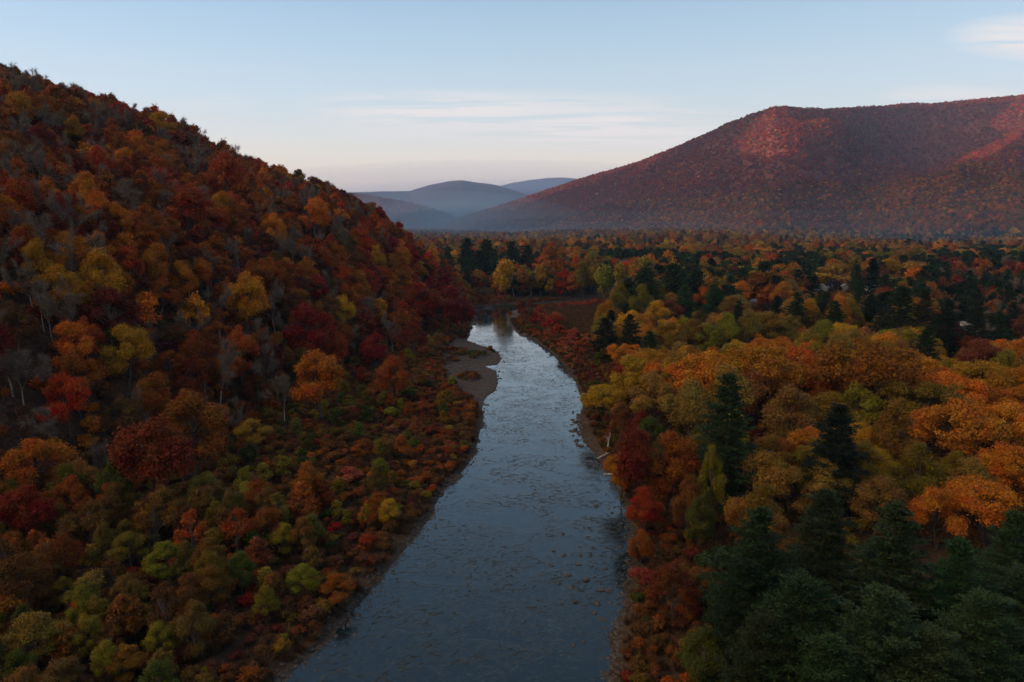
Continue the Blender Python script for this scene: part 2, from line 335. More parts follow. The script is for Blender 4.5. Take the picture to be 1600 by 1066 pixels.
def tubes(p0, p1, r0, r1, k=5):
    p0 = np.asarray(p0, float).reshape(-1, 3); p1 = np.asarray(p1, float).reshape(-1, 3); n = len(p0)
    r0 = np.broadcast_to(np.asarray(r0, float), (n,)); r1 = np.broadcast_to(np.asarray(r1, float), (n,))
    a = p1 - p0; a /= np.linalg.norm(a, axis=1, keepdims=True) + 1e-9
    ref = np.where(np.abs(a[:, 2:3]) > 0.9, [[1, 0, 0]], [[0, 0, 1]])
    b = np.cross(a, ref); b /= np.linalg.norm(b, axis=1, keepdims=True) + 1e-9; c = np.cross(a, b)
    th = np.arange(k) * 2 * np.pi / k
    ring = b[:, None] * np.cos(th)[None, :, None] + c[:, None] * np.sin(th)[None, :, None]
    V = np.concatenate([p0[:, None] + ring * r0[:, None, None], p1[:, None] + ring * r1[:, None, None]], 1).reshape(-1, 3)
    i = np.arange(k); j = (i + 1) % k
    q = np.stack([i, j, j + k, i + k], 1)
    Q = (np.arange(n)[:, None, None] * 2 * k + q[None]).reshape(-1, 4)
    return V, Q
def unit(v): return v / (np.linalg.norm(v, axis=1, keepdims=True) + 1e-9)
def leaves(pos, nrm, size, r, asp=0.6):
    n = len(pos); nrm = unit(nrm)
    a = unit(np.cross(nrm, r.normal(size=(n, 3)))); b = np.cross(nrm, a)
    s = (size * r.uniform(0.45, 1.6, n))[:, None]
    V = np.stack([pos - a * s * 0.5, pos + b * s * 0.5 * asp, pos + a * s * 0.5, pos - b * s * 0.5 * asp], 1).reshape(-1, 3)
    return V, np.arange(4 * n).reshape(n, 4)
def join(parts):
    V = []; Q = []; I = []; k = 0
    for v, q, m in parts:
        V.append(v); Q.append(q + k); I.append(np.full(len(q), m)); k += len(v)
    return np.concatenate(V), np.concatenate(Q), np.concatenate(I)

# ------------------------------------------------------------------ tree forms: each returns (trunk mesh data, crown mesh data) at natural size
def broadleaf(seed, W, H, base, n_cl, cl_r, flat, n_leaf, ls, top=1.0, lift=0.35, gaps=0.0, taper=True):
    r = np.random.default_rng(seed)
    zc = H * (base + 1) / 2; rz = H * (1 - base) / 2; rx = W / 2
    d = unit(r.normal(size=(n_cl * 3, 3)) + [0, 0, 0.25]); d = d[d[:, 2] > -0.75][:n_cl]
    rad = r.uniform(0.55, 0.98, len(d)) ** 0.6
    lean = r.normal(size=2) * 0.05 * W
    sx = 1 + 0.18 * np.sin(np.arctan2(d[:, 1], d[:, 0]) * 2 + r.uniform(0, 6)) + r.normal(size=len(d)) * 0.07
    c = np.stack([d[:, 0] * (rx - cl_r) * sx * rad + lean[0], d[:, 1] * (rx - cl_r) * sx * rad + lean[1],
                  zc + d[:, 2] * (rz - cl_r * flat) * rad * np.where(d[:, 2] > 0, top, 0.85)], 1)
    # gather the clumps into a few limbs' worth of lobes, with hollows between them
    nl = max(4, int(round(n_cl / 9))); ld = unit(r.normal(size=(nl, 3)) * [1, 1, 0.8] + [0, 0, 0.25]); lr = r.uniform(0.5, 0.78, nl)
    lc = np.stack([ld[:, 0] * rx * lr, ld[:, 1] * rx * lr, zc + ld[:, 2] * rz * lr], 1); lc[0] = [lean[0], lean[1], zc + rz * r.uniform(0.5, 0.72)]
    own = np.argmin(((c[:, None] - lc[None]) ** 2).sum(-1), 1); c = c * 0.52 + lc[own] * 0.48 + r.normal(size=c.shape) * cl_r * 0.22
    c = (c - [0, 0, zc]) * 1.16 * (0.88 + 0.24 * r.uniform(size=nl)[own])[:, None] + [0, 0, zc]
    hz = np.clip((c[:, 2] - H * base) / (H * (1 - base)), 0, 1.1); pr = np.interp(hz, [0, 0.3, 0.6, 0.85, 1.1], [0.86, 1.06, 1.0, 0.78, 0.42]) if taper else np.ones(len(c))
    c[:, :2] *= pr[:, None]
    cr = cl_r * r.uniform(0.42, 1.3, len(c)) * np.interp(hz, [0, 0.7, 1.1], [1.05, 1.0, 0.7])
    keep = r.uniform(size=len(c)) > gaps
    w = cr ** 2 * keep; k = r.choice(len(c), n_leaf, p=w / w.sum())
    dd = unit(r.normal(size=(n_leaf, 3)) + [0, 0, lift])
    rr = np.where(r.uniform(size=n_leaf) < 0.8, r.uniform(0.3, 1.0, n_leaf) ** 0.5, r.uniform(0.9, 1.45, n_leaf))
    pos = c[k] + dd * (cr[k] * rr)[:, None] * [1, 1, flat]
    pos += r.normal(size=pos.shape) * 0.12 * cl_r
    nrm = dd * [1, 1, 1.3] + r.normal(size=dd.shape) * 0.55 + [0, 0, 0.35]
    crown = leaves(pos, nrm, ls, r)
    tr = H * 0.016 + 0.05
    zt = H * min(base + 0.35, 0.8)
    P = [np.array([0, 0, -2.0]), np.array([0, 0, H * base * 0.6]), np.array([lean[0] * 0.5, lean[1] * 0.5, H * base + 0.1]), np.array([lean[0], lean[1], zt]), np.array([lean[0], lean[1], H * 0.93])]
    rs = [tr * 1.3, tr, tr * 0.85, tr * 0.45, tr * 0.12]
    a = tubes(P[:-1], P[1:], rs[:-1], rs[1:], 7)
    sel = r.choice(len(c), min(len(c), 26), replace=False)
    s0 = np.array([[lean[0] * 0.7, lean[1] * 0.7, 0]] * len(sel)); s0[:, 2] = np.clip(c[sel, 2] - r.uniform(0.15, 0.35, len(sel)) * H, H * base * 0.7, H * 0.85)
    mid = (s0 + c[sel]) / 2 + [0, 0, 0.02 * H]
    b = tubes(np.concatenate([s0, mid]), np.concatenate([mid, c[sel]]), np.r_[np.full(len(sel), tr * 0.35), np.full(len(sel), tr * 0.2)], np.r_[np.full(len(sel), tr * 0.2), np.full(len(sel), tr * 0.06)], 4)
    tv, tq, _ = join([(a[0], a[1], 0), (b[0], b[1], 0)])
    return (tv, tq), crown
def bare(seed, W, H, fork=0.45, twigs=2300):
    r = np.random.default_rng(seed); segs = []; tips = []
    def grow(p, d, L, rad, lev):
        n = 3
        for _ in range(n):
            d = d + r.normal(size=3) * 0.10 + [0, 0, 0.05]; d /= np.linalg.norm(d)
            q = p + d * L / n; segs.append((p, q, rad, rad * 0.82)); p = q; rad *= 0.82
            if lev > 0 and lev < 4 and r.uniform() < 0.5:
                e = d + r.normal(size=3) * 0.6; e /= np.linalg.norm(e); grow(p, e, L * 0.5, rad * 0.5, lev + 1)
        if lev >= 4 or rad < 0.02: tips.append((p, d)); return
        for _ in range(2 if lev else 3):
            e = d + r.normal(size=3) * (0.42 if lev else 0.38); e[2] = max(e[2], 0.12); e /= np.linalg.norm(e)
            grow(p, e, L * r.uniform(0.55, 0.8), rad * 0.66, lev + 1)
    grow(np.array([0, 0, -2.0]), np.array([r.normal() * 0.03, r.normal() * 0.03, 1.0]), H * fork + 2, H * 0.013 + 0.06, 0)
    A = np.array([s[0] for s in segs]); B = np.array([s[1] for s in segs]); a0 = np.array([s[2] for s in segs]); b0 = np.array([s[3] for s in segs])
    s = H / B[:, 2].max(); wx = np.percentile(np.abs(B[:, :2]), 97) * 2; sx = W / wx
    S = np.array([sx, sx, s]); A = A * S; B = B * S; A[A[:, 2] < -1.9, 2] = -2
    big = a0 > 0.09
    t = tubes(A[big], B[big], a0[big], b0[big], 6)
    f = tubes(A[~big], B[~big], np.maximum(a0[~big], 0.028), np.maximum(b0[~big], 0.022), 3)
    TP = np.array([x[0] for x in tips]) * S; TD = np.array([x[1] for x in tips])
    k = r.integers(0, len(TP), twigs)
    p0 = TP[k] - TD[k] * r.uniform(0, 1.4, twigs)[:, None]; dd = unit(TD[k] + r.normal(size=(twigs, 3)) * 0.55 + [0, 0, 0.15])
    p1 = p0 + dd * r.uniform(0.5, 1.7, twigs)[:, None]
    g = tubes(p0, p1, 0.02, 0.008, 3)
    cv, cq, _ = join([(f[0], f[1], 0), (g[0], g[1], 0)])
    return t, (cv, cq)
def pine(seed, W, H, base=0.12, dens=1.0, ls=0.55, conic=0.75, n=9000):
    r = np.random.default_rng(seed)
    a = tubes([[0, 0, -2], [0, 0, H * 0.5]], [[0, 0, H * 0.5], [0, 0, H * 0.985]], [H * 0.014 + .08, H * 0.009], [H * 0.009, 0.03], 7)
    P0 = []; P1 = []; R0 = []; tuft = []; tn = []
    z = H * base
    while z < H * 0.98:
        f = (z / H - base) / (1 - base)
        L0 = W / 2 * ((1 - f) ** conic) * (0.72 + 0.28 * min(1, f * 6)) + 0.25
        nb = 5 + int(r.integers(0, 3)); ph = r.uniform(0, 6.28)
        for i in range(nb):
            if r.uniform() < 0.10: continue
            th = ph + i * 6.283 / nb + r.normal() * 0.2; L = L0 * r.uniform(0.5, 1.25)
            rise = r.uniform(-0.05, 0.22) + 0.5 * f ** 2
            d = np.array([math.cos(th), math.sin(th), rise]); p = np.array([0, 0, z + r.normal() * 0.1])
            e = p + d * L + [0, 0, L * 0.06]
            P0.append(p); P1.append(e); R0.append(0.02 + L * 0.012)
            m = max(3, int(L * 2.2))
            side = np.array([-d[1], d[0], 0])
            for j in range(m):
                q = 0.25 + 0.75 * (j + r.uniform()) / m
                sp = (0.14 + 0.32 * (1 - abs(2 * q - 1.1))) * L * r.uniform(-1, 1)
                tuft.append(p + d * L * q + side * sp + [0, 0, L * 0.06 * q]); tn.append(d + side * np.sign(sp) * 0.7)
        z += H * (0.036 + 0.014 * r.uniform()) * (1 - 0.35 * f)
    for _ in range(10): tuft.append(np.array([0, 0, H * r.uniform(0.93, 1.0)]) + r.normal(size=3) * 0.12); tn.append(np.array([0, 0, 1.0]))
    T = np.array(tuft); D = unit(np.array(tn)); k = r.integers(0, len(T), n)
    dd = unit(D[k] * 0.7 + r.normal(size=(n, 3)) * [0.7, 0.7, 0.4] + [0, 0, 0.25])
    p = T[k] + dd * (0.3 * ls) + r.normal(size=(n, 3)) * [0.28, 0.28, 0.10]
    side = unit(np.cross(dd, r.normal(size=(n, 3)) * [0.5, 0.5, 1] + [0, 0, 0.8]))
    s = ls * r.uniform(0.7, 1.4, n)[:, None]
    V = np.stack([p - dd * s * 0.45, p + side * s * 0.15, p + dd * s * 0.55, p - side * s * 0.15], 1).reshape(-1, 3)
    b = tubes(P0, P1, np.array(R0), 0.02, 3)
    tv, tq, _ = join([(a[0], a[1], 0), (b[0], b[1], 0)])
    return (tv, tq), (V, np.arange(4 * n).reshape(n, 4))

def forms():
    """kind -> dict(W, H, hi=[(trunk, crown)], lo=[...], bark, leaf)"""
    K = {}
    def add(kind, W, H, fn_hi, fn_lo, nh, nl, bark, leaf):
        e = dict(W=W, H=H, hi=[], lo=[], far=[], fine=[], bark=bark, leaf=leaf)
        for q, fn, n in (('hi', fn_hi, nh), ('lo', fn_lo, nl)):
            for i in range(n):
                t, c = fn(i)
                tm = mesh_from(kind + '_trunk', t[0], t[1], mats=[bark], smooth=True); cm = mesh_from(kind + '_crown', c[0], c[1], mats=[leaf])
                e[q].append((tm, cm))
                if q == 'lo' or kind == 'shrub':
                    V, Q, I = join([(t[0], t[1], 0), (c[0], c[1], 1)])
                    e['far' if q == 'lo' else 'fine'].append(mesh_from(kind + '_whole', V, Q, mats=[bark, leaf], matidx=I))
        K[kind] = e
    #
    add('maple_tree', 10, 13, lambda i: broadleaf(100 + i, 10, 13, 0.12, 76, 1.3, 0.72, 20000, 0.28),
        lambda i: broadleaf(150 + i, 10, 13, 0.12, 45, 1.6, 0.72, 2600, 0.8), 5, 3, M_BARK, M_LEAF)
    add('oak_tree', 11, 13, lambda i: broadleaf(200 + i, 11, 13, 0.15, 84, 1.2, 0.6, 16000, 0.29, gaps=0.12),
        lambda i: broadleaf(250 + i, 11, 13, 0.15, 45, 1.6, 0.55, 2300, 0.85, gaps=0.12), 5, 3, M_GREY, M_LEAF)
    add('poplar_tree', 8.5, 15, lambda i: broadleaf(300 + i, 8.5, 15, 0.10, 100, 1.0, 1.1, 20000, 0.25, lift=0.2),
        lambda i: broadleaf(350 + i, 8.5, 15, 0.12, 50, 1.4, 1.0, 2600, 0.8, lift=0.2), 4, 3, M_GREY, M_LEAF)
    add('locust_tree', 13, 12.5, lambda i: broadleaf(400 + i, 13, 12.5, 0.3, 130, 1.35, 0.5, 22000, 0.30, lift=0.5, taper=False),
        lambda i: broadleaf(450 + i, 13, 12.5, 0.3, 60, 1.8, 0.5, 3000, 0.85, lift=0.5, taper=False), 4, 2, M_BARK, M_LEAF)
    add('sycamore_tree', 8.5, 14, lambda i: broadleaf(500 + i, 8.5, 14, 0.15, 60, 1.0, 0.8, 3600, 0.36, gaps=0.2),
        lambda i: broadleaf(550 + i, 8.5, 14, 0.15, 40, 1.3, 0.8, 1000, 0.7, gaps=0.2), 3, 2, M_GREY, M_LEAF)
    add('bare_tree', 8, 14, lambda i: bare(600 + i, 8, 14, (0.45, 0.3, 0.5, 0.35, 0.25)[i]), lambda i: bare(650 + i, 8, 14, 0.4, 900), 5, 2, M_PALE, M_TWIG)
    add('pine_tree', 12, 22, lambda i: pine(700 + i, 12, 22, n=34000, ls=0.42, conic=0.48 + 0.07 * i), lambda i: pine(750 + i, 12, 22, n=3000, ls=1.35, conic=0.5), 6, 3, M_BARK, M_NEEDLE)
    add('spruce_tree', 6.5, 17, lambda i: pine(800 + i, 6.5, 17, 0.06, conic=1.0, n=9000, ls=0.6), lambda i: pine(850 + i, 6.5, 17, 0.06, conic=1.0, n=2000, ls=1.2), 2, 2, M_BARK, M_NEEDLE)
    add('shrub', 3.2, 2.4, lambda i: broadleaf(900 + i, 3.2, 2.4, 0.0, 26, 0.55, 0.7, 1500, 0.24), lambda i: broadleaf(950 + i, 3.2, 2.4, 0.0, 16, 0.65, 0.7, 420, 0.45), 4, 3, M_GREY, M_LEAF)
    return K
K = forms()
#__PART2__
# ------------------------------------------------------------------ the ground: one sheet all round, to the horizon
def axis_angles():
    fine = np.arange(-41, 41.001, 0.105)
    left = -41 - np.cumsum(np.linspace(0.3, 3.0, 84)); left = left[left > -178][::-1]
    right = 41 + np.cumsum(np.linspace(0.3, 3.0, 84)); right = right[right < 178]
    return np.radians(np.concatenate([left, fine, right]))
def radii():
    r = [6.0]
    while r[-1] < 14500:
        x = r[-1]
        k = 0.09 if x < 60 else 0.0065 if x < 620 else 0.010 if x < 2000 else 0.0055 if x < 5000 else 0.02
        r.append(x * (1 + k))
    return np.array(r)
def build_ground():
    th, rr = axis_angles(), radii()
    T, RR = np.meshgrid(th, rr); X = RR * np.sin(T); Y = RR * np.cos(T)
    sd = river_sd(X, Y); Z = gz(X, Y, sd)
    n, m = X.shape
    V = np.stack([X, Y, Z], -1).reshape(-1, 3); V = np.concatenate([V, [[0, 0, -1.2]]])
    i, j = np.meshgrid(np.arange(n - 1), np.arange(m), indexing='ij'); j2 = (j + 1) % m
    Q = np.stack([i * m + j, i * m + j2, (i + 1) * m + j2, (i + 1) * m + j], -1).reshape(-1, 4)[:, ::-1]
    jj = np.arange(m); T3 = np.stack([(jj + 1) % m, jj, np.full(m, n * m)], -1)[:, ::-1]
    me = mesh_from('ground', V, Q, T3, mats=[ground_mat()], smooth=True)
    c = np.zeros((n, m, 3)) + [0.045, 0.028, 0.014]
    def put(mask, col): c[:] = c * (1 - mask[..., None]) + np.array(col) * mask[..., None]
    d = np.interp(Y, FOOT_Y, FOOT_X) - X
    put((d > 0) * 1.0 * (Y < 800), (0.05, 0.026, 0.014))
    nearm = (Y > 20) & (Y < 800) & (np.abs(X) < 300)
    put(((d < 0) & (X < 20) & (sd > 0) & nearm) * 0.8, (0.065, 0.034, 0.014))
    put(nearm * np.clip(1 - np.abs(sd - 0.4) / 2.2, 0, 1) * 0.8, (0.06, 0.045, 0.032))
    for P, col in ((MEADOW, (0.055, 0.032, 0.016)), (BAR, (0.075, 0.047, 0.031)), (BAR2, (0.12, 0.095, 0.08)), (BAR3, (0.075, 0.05, 0.035))):
        mk = np.zeros(X.shape); mk[nearm] = inside(X[nearm], Y[nearm], P); dd = np.full(X.shape, 99.0); dd[nearm] = seg_dist(X[nearm], Y[nearm], P)
        put(np.maximum(mk, np.clip(1 - dd / 4, 0, 1)) * (sd > -1), col)
    blot = np.clip(0.5 + 1.3 * fbm(X / 4.5, Y / 7, 101, 4), 0, 1); put(blot * nearm * (sd > 0) * (sd < 40) * 0.5, (0.045, 0.028, 0.018)); put(nearm * np.clip(1 - np.abs(sd - 0.3) / 1.3, 0, 1) * 0.6, (0.03, 0.024, 0.02))
    put((sd < -0.6) * 1.0, (0.035, 0.034, 0.028))
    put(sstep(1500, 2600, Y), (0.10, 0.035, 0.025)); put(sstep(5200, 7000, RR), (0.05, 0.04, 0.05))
    ca = me.color_attributes.new('cover', 'FLOAT_COLOR', 'POINT')
    full = np.ones((len(V), 4), np.float32); full[:-1, :3] = c.reshape(-1, 3); ca.data.foreach_set('color', full.ravel())
    o = link('ground', me, kind='structure'); o['label'] = 'leaf strewn valley floor, banks and wooded slopes'
build_ground()
def build_water():
    y = np.concatenate([np.arange(-180, 60, 6), np.arange(60, 640, 1.5)]); x = np.arange(-90, 200, 2.0)
    X, Y = np.meshgrid(x, y); sd = river_sd(X, Y); n, m = X.shape
    ok = (sd < 4) | (np.hypot((X - PUD[0]) / 7, (Y - PUD[1]) / 12) < 1)
    i, j = np.meshgrid(np.arange(n - 1), np.arange(m - 1), indexing='ij')
    k = ok[:-1, :-1] | ok[1:, :-1] | ok[:-1, 1:] | ok[1:, 1:]
    Q = np.stack([i * m + j, i * m + j + 1, (i + 1) * m + j + 1, (i + 1) * m + j], -1)[k]
    used, inv = np.unique(Q, return_inverse=True); Q = inv.reshape(-1, 4)
    V = np.stack([X, Y, np.zeros_like(X)], -1).reshape(-1, 3)[used]
    me = mesh_from('river', V, Q, mats=[water_mat()], smooth=True)
    xs, ys = V[:, 0], V[:, 1]
    _, py, _ = project(xs, ys, 0 * xs)
    chop = np.interp(ys, [40, 90, 120, 180, 240, 300, 345, 375, 395, 455, 470, 500], [.40, .42, .48, .48, .44, .36, .26, .10, .010, .010, .3, .4])
    chop = chop * (0.75 + 0.5 * fbm(xs / 14, ys / 22, 77, 3)) * np.clip(0.25 + -river_sd(xs, ys) / 6, 0.25, 1)
    a = me.attributes.new('chop', 'FLOAT', 'POINT'); a.data.foreach_set('value', chop.astype(np.float32))
    link('river', me, kind='structure', label='shallow rippled river winding down the valley')
build_water()

# ------------------------------------------------------------------ trees: where each stands
TINT = dict(crimson=(.21, .022, .006), burgundy=(.125, .024, .006), red=(.26, .046, .005), rust=(.225, .066, .006), brown=(.115, .050, .010), orange=(.36, .125, .006),
            golden=(.35, .175, .008), yellow=(.30, .20, .012), olive=(.165, .124, .008), green=(.056, .064, .007), tan=(.22, .122, .020), salmon=(.28, .085, .03),
            evergreen=(.022, .040, .012), black_green=(.013, .026, .010), teal=(.014, .040, .022), bronze=(.13, .075, .010), plum=(.10, .036, .015), grey=(.2, .17, .13), russet=(.16, .037, .026))
CNAME = dict(evergreen='dark green', black_green='blackish green', teal='blue green', golden='golden', olive='olive yellow')
FULL = dict(maple_tree='maple', oak_tree='oak', poplar_tree='poplar', locust_tree='locust tree', sycamore_tree='thin sycamore', bare_tree='bare tree', pine_tree='pine', spruce_tree='spruce', shrub='shrub')
ANCH = """
bare_tree grey 102 352 62 2.1|poplar_tree golden 155 388 80|maple_tree golden 252 172 42|maple_tree red 345 240 62|maple_tree red 288 284 82|poplar_tree orange 215 213 36|maple_tree orange 120 184 42|maple_tree golden 22 138 60
maple_tree orange 382 428 70 1.5|maple_tree crimson 480 478 88|maple_tree orange 498 545 92|poplar_tree golden 584 386 36|poplar_tree orange 628 384 34 1.4|poplar_tree golden 536 458 42|oak_tree burgundy 165 452 92|maple_tree golden 192 510 78
maple_tree burgundy 222 650 130|maple_tree rust 298 612 110|poplar_tree yellow 395 655 52 1.0|maple_tree golden 60 695 100 1.1|maple_tree red 22 758 95 1.2|maple_tree crimson 582 518 50|maple_tree red 655 442 60|maple_tree burgundy 700 446 62|maple_tree crimson 722 468 44
oak_tree red 640 500 52|maple_tree rust 615 555 60|maple_tree orange 312 404 44 1.5|oak_tree rust 246 436 50|bare_tree grey 236 508 32 1.6|bare_tree grey 318 596 30 2.4|bare_tree grey 440 588 46 1.8|bare_tree grey 366 622 34 2.2|bare_tree grey 78 636 76 1.1|bare_tree grey 10 540 66 1.4
bare_tree grey 144 690 52 1.6|bare_tree grey 206 282 52 1.5|bare_tree grey 432 362 34 2|bare_tree grey 612 490 30 2.2|bare_tree grey 376 374 36 2|bare_tree grey 44 404 50 1.9|bare_tree grey 72 440 40 2.4|maple_tree orange 490 306 62|bare_tree grey 425 440 44 2|bare_tree grey 310 232 34 1.9
sycamore_tree bronze 134 778 62|sycamore_tree rust 240 768 62|sycamore_tree rust 292 796 52|sycamore_tree bronze 430 768 48|poplar_tree olive 202 836 62 1.1|poplar_tree olive 262 850 70 1.0|poplar_tree olive 322 890 66 1.2|poplar_tree bronze 40 958 96 1.1|poplar_tree olive 100 908 50 1.1
poplar_tree olive 490 802 50 1.2|poplar_tree olive 440 822 46 1.2|shrub crimson 526 814 30|shrub red 574 834 42|shrub crimson 386 930 42|poplar_tree golden 612 778 42 1.1|maple_tree rust 524 898 56 .9|poplar_tree olive 468 880 52 1.1|maple_tree rust 332 962 50 1|poplar_tree olive 190 1012 64 1
maple_tree brown 30 860 90|maple_tree rust 420 790 60 1.2|sycamore_tree rust 365 790 56|shrub salmon 545 728 42|shrub salmon 560 762 32|shrub salmon 612 664 22|shrub orange 540 770 26|poplar_tree bronze 100 1030 80 1|poplar_tree golden 215 940 50 1|poplar_tree bronze 470 815 44|shrub green 640 604 34|shrub green 666 590 30|shrub olive 610 636 30
pine_tree evergreen 1140 588 118 1.9|pine_tree black_green 1312 634 118 1.6|pine_tree evergreen 1190 792 180 1.4|pine_tree evergreen 1292 772 150 1.6|pine_tree evergreen 1402 788 185 1.5|pine_tree evergreen 1500 845 165 1.5|pine_tree evergreen 1256 905 190 1.3
pine_tree evergreen 1382 930 215 1.3|pine_tree evergreen 1545 935 190 1.3|pine_tree black_green 1168 880 130 1.5|pine_tree evergreen 1590 800 120 1.7|pine_tree evergreen 1460 985 190 1.2|pine_tree evergreen 1300 1008 190 1.2|pine_tree evergreen 1200 965 150 1.3|pine_tree evergreen 1605 900 150 1.4
pine_tree evergreen 985 492 58 1.5|pine_tree black_green 946 497 52 1.5|pine_tree evergreen 1016 518 52 1.4|pine_tree evergreen 1246 457 54 1.5|pine_tree evergreen 1306 470 48 1.5|pine_tree evergreen 1341 438 24 2.6|pine_tree evergreen 1384 470 46 1.8|pine_tree evergreen 1412 448 60 1.9|pine_tree evergreen 1446 452 60 1.9|pine_tree black_green 1484 470 64 1.7
spruce_tree black_green 1365 405 34 2|pine_tree evergreen 1010 418 62 1.4|pine_tree evergreen 1052 414 50 1.5|pine_tree evergreen 1070 445 60 1.3|pine_tree evergreen 1120 448 52 1.4|pine_tree black_green 1215 462 44 1.4|pine_tree evergreen 1530 470 60 1.8|pine_tree evergreen 1090 420 44 1.5
poplar_tree olive 1048 500 58 1.2|poplar_tree olive 1080 498 50 1.3|poplar_tree olive 1108 502 50 1.3|poplar_tree olive 1132 491 58 1.3|poplar_tree olive 1166 488 58 1.3|poplar_tree olive 1200 487 60 1.2|poplar_tree olive 1234 494 54 1.2|poplar_tree olive 1002 443 38 2|poplar_tree olive 970 442 34 1.9|poplar_tree golden 1026 470 48 1.4
poplar_tree orange 1070 449 26 1.5|poplar_tree orange 1098 447 30 1.4|poplar_tree olive 1290 498 54 1.1|poplar_tree golden 1345 489 27 1.5|poplar_tree olive 1375 491 27 1.5|locust_tree orange 1112 546 130|locust_tree orange 1184 538 140|locust_tree orange 1058 566 100|locust_tree orange 1254 542 110
locust_tree orange 1368 528 165|locust_tree orange 1300 556 100|locust_tree orange 1424 548 105|locust_tree orange 1478 578 120|locust_tree golden 1532 562 110|locust_tree orange 1592 604 100|locust_tree olive 1460 596 130|maple_tree tan 1074 590 86|maple_tree tan 1132 572 96|maple_tree tan 1240 604 92|maple_tree tan 1020 582 78|maple_tree tan 1186 574 90
maple_tree golden 986 552 72|locust_tree golden 944 600 74 .9|maple_tree tan 1192 696 92 1.2|maple_tree tan 1244 724 84 1.1|maple_tree tan 1292 716 84 1.2|poplar_tree olive 1352 690 96 1.2|poplar_tree olive 1402 634 84 1.7|poplar_tree olive 1440 700 84 1.5|maple_tree golden 1474 760 82|poplar_tree tan 1376 742 86 1.2
locust_tree golden 1506 626 140|locust_tree golden 1572 630 120|locust_tree orange 1592 704 120|locust_tree golden 1546 752 120|maple_tree burgundy 1002 662 96 1.5|maple_tree rust 1052 674 90 1.5|maple_tree rust 972 704 56 1.4|maple_tree rust 1006 762 64 1.4|maple_tree rust 1000 830 44 1.5|shrub salmon 998 884 44|maple_tree brown 1098 886 56 .8
poplar_tree olive 1116 700 44 3|poplar_tree green 1098 776 62 1.4|poplar_tree green 1100 992 92 1|maple_tree tan 1160 770 72|oak_tree olive 1340 600 90|maple_tree burgundy 1232 590 26|maple_tree burgundy 1490 512 90 .7|maple_tree plum 1530 530 70|locust_tree golden 1020 545 60|poplar_tree olive 1228 560 70 1|poplar_tree olive 1300 610 90 1
maple_tree red 866 486 34 .7|shrub red 842 490 30|shrub salmon 884 540 30|shrub red 870 508 24|shrub crimson 858 498 26|shrub salmon 893 553 26|maple_tree orange 1222 440 44 1.2|maple_tree orange 1254 448 28 .9|poplar_tree golden 790 402 40 1.7|poplar_tree golden 845 412 26 2|maple_tree red 755 424 16 1.8|maple_tree rust 860 380 44 1.6|maple_tree red 900 402 34 1.7
poplar_tree olive 912 404 26 2.4|poplar_tree golden 925 416 22 2|poplar_tree golden 968 408 26 2.2|poplar_tree olive 945 410 32 2|maple_tree red 960 406 22 1.8|pine_tree evergreen 760 376 40 1.6|pine_tree teal 730 374 36 1.6|pine_tree evergreen 800 378 36 1.6|pine_tree evergreen 825 384 30 1.7|pine_tree evergreen 750 392 40 1.4
maple_tree tan 1302 412 50 .9|maple_tree plum 1292 424 40 .6|poplar_tree golden 1395 402 40 1.3|poplar_tree tan 1320 410 26 1.6|pine_tree evergreen 1340 415 26 1.8
""".replace('\n', '|').split('|')

def to_ground(px, py, W_px, ratio, fixed=None):
    """Farthest-first free spot: the first distance where a tree as tall as it is wide on the picture has its top on this sight line."""
    dx, dy, dz = pix_dir(px, py); t = np.arange(70, 1500, 1.5)
    W = W_px * t / F; H = W * ratio
    g = gz(dx * t, dy * t); top = CAM_H + dz * t
    ok = top - H <= g + 0.2
    if not ok.any(): return None
    i = int(np.argmax(ok)); return dx * t[i], dy * t[i], W[i], H[i]
RATIO = dict(maple_tree=1.3, oak_tree=1.2, poplar_tree=1.6, locust_tree=0.95, sycamore_tree=1.6, bare_tree=1.6, pine_tree=1.55, spruce_tree=2.5, shrub=0.62)
trees = []     # dict(kind, col, x, y, z, W, H)
for a in ANCH:
    f = a.split()
    if len(f) < 5: continue
    kind, colr, px, py, w = f[0], f[1], float(f[2]), float(f[3]), float(f[4])
    r = float(f[5]) if len(f) > 5 else RATIO[kind]
    g = to_ground(px, py, w, r)
    if g is None: print('ANCHOR MISS', a); continue
    trees.append(dict(kind=kind, col=colr, x=g[0], y=g[1], W=g[2], H=g[3], a=True))
n_anchor = len(trees)
AX = np.array([t['x'] for t in trees]); AY = np.array([t['y'] for t in trees]); AW = np.array([t['W'] for t in trees]); AH = np.array([t['H'] for t in trees])
AZ = gz(AX, AY); APX, APY, AD = project(AX, AY, AZ + AH * 0.62); AR = AW / 2 / AD * F
AWF = np.array([0.25 if t['kind'] == 'bare_tree' else 0.85 for t in trees])

def pick(mix, u):
    tot = sum(m[2] for m in mix); u *= tot
    for k, c, w in mix:
        u -= w
        if u <= 0: return k, c
    return mix[-1][:2]
M, O, P, LO, SY, BT, PI, SP_, SH = 'maple_tree', 'oak_tree', 'poplar_tree', 'locust_tree', 'sycamore_tree', 'bare_tree', 'pine_tree', 'spruce_tree', 'shrub'
HILL_HI = [(O, 'rust', 24), (O, 'brown', 12), (M, 'rust', 22), (M, 'red', 11), (M, 'burgundy', 6), (BT, 'grey', 34), (M, 'orange', 10), (M, 'golden', 1), (O, 'bronze', 2), (M, 'crimson', 1), (O, 'plum', 6)]
HILL_LO = [(O, 'rust', 20), (O, 'brown', 16), (M, 'burgundy', 9), (M, 'rust', 18), (M, 'red', 8), (BT, 'grey', 36), (M, 'orange', 6), (M, 'golden', 1), (O, 'bronze', 2), (M, 'crimson', 2), (O, 'plum', 8)]
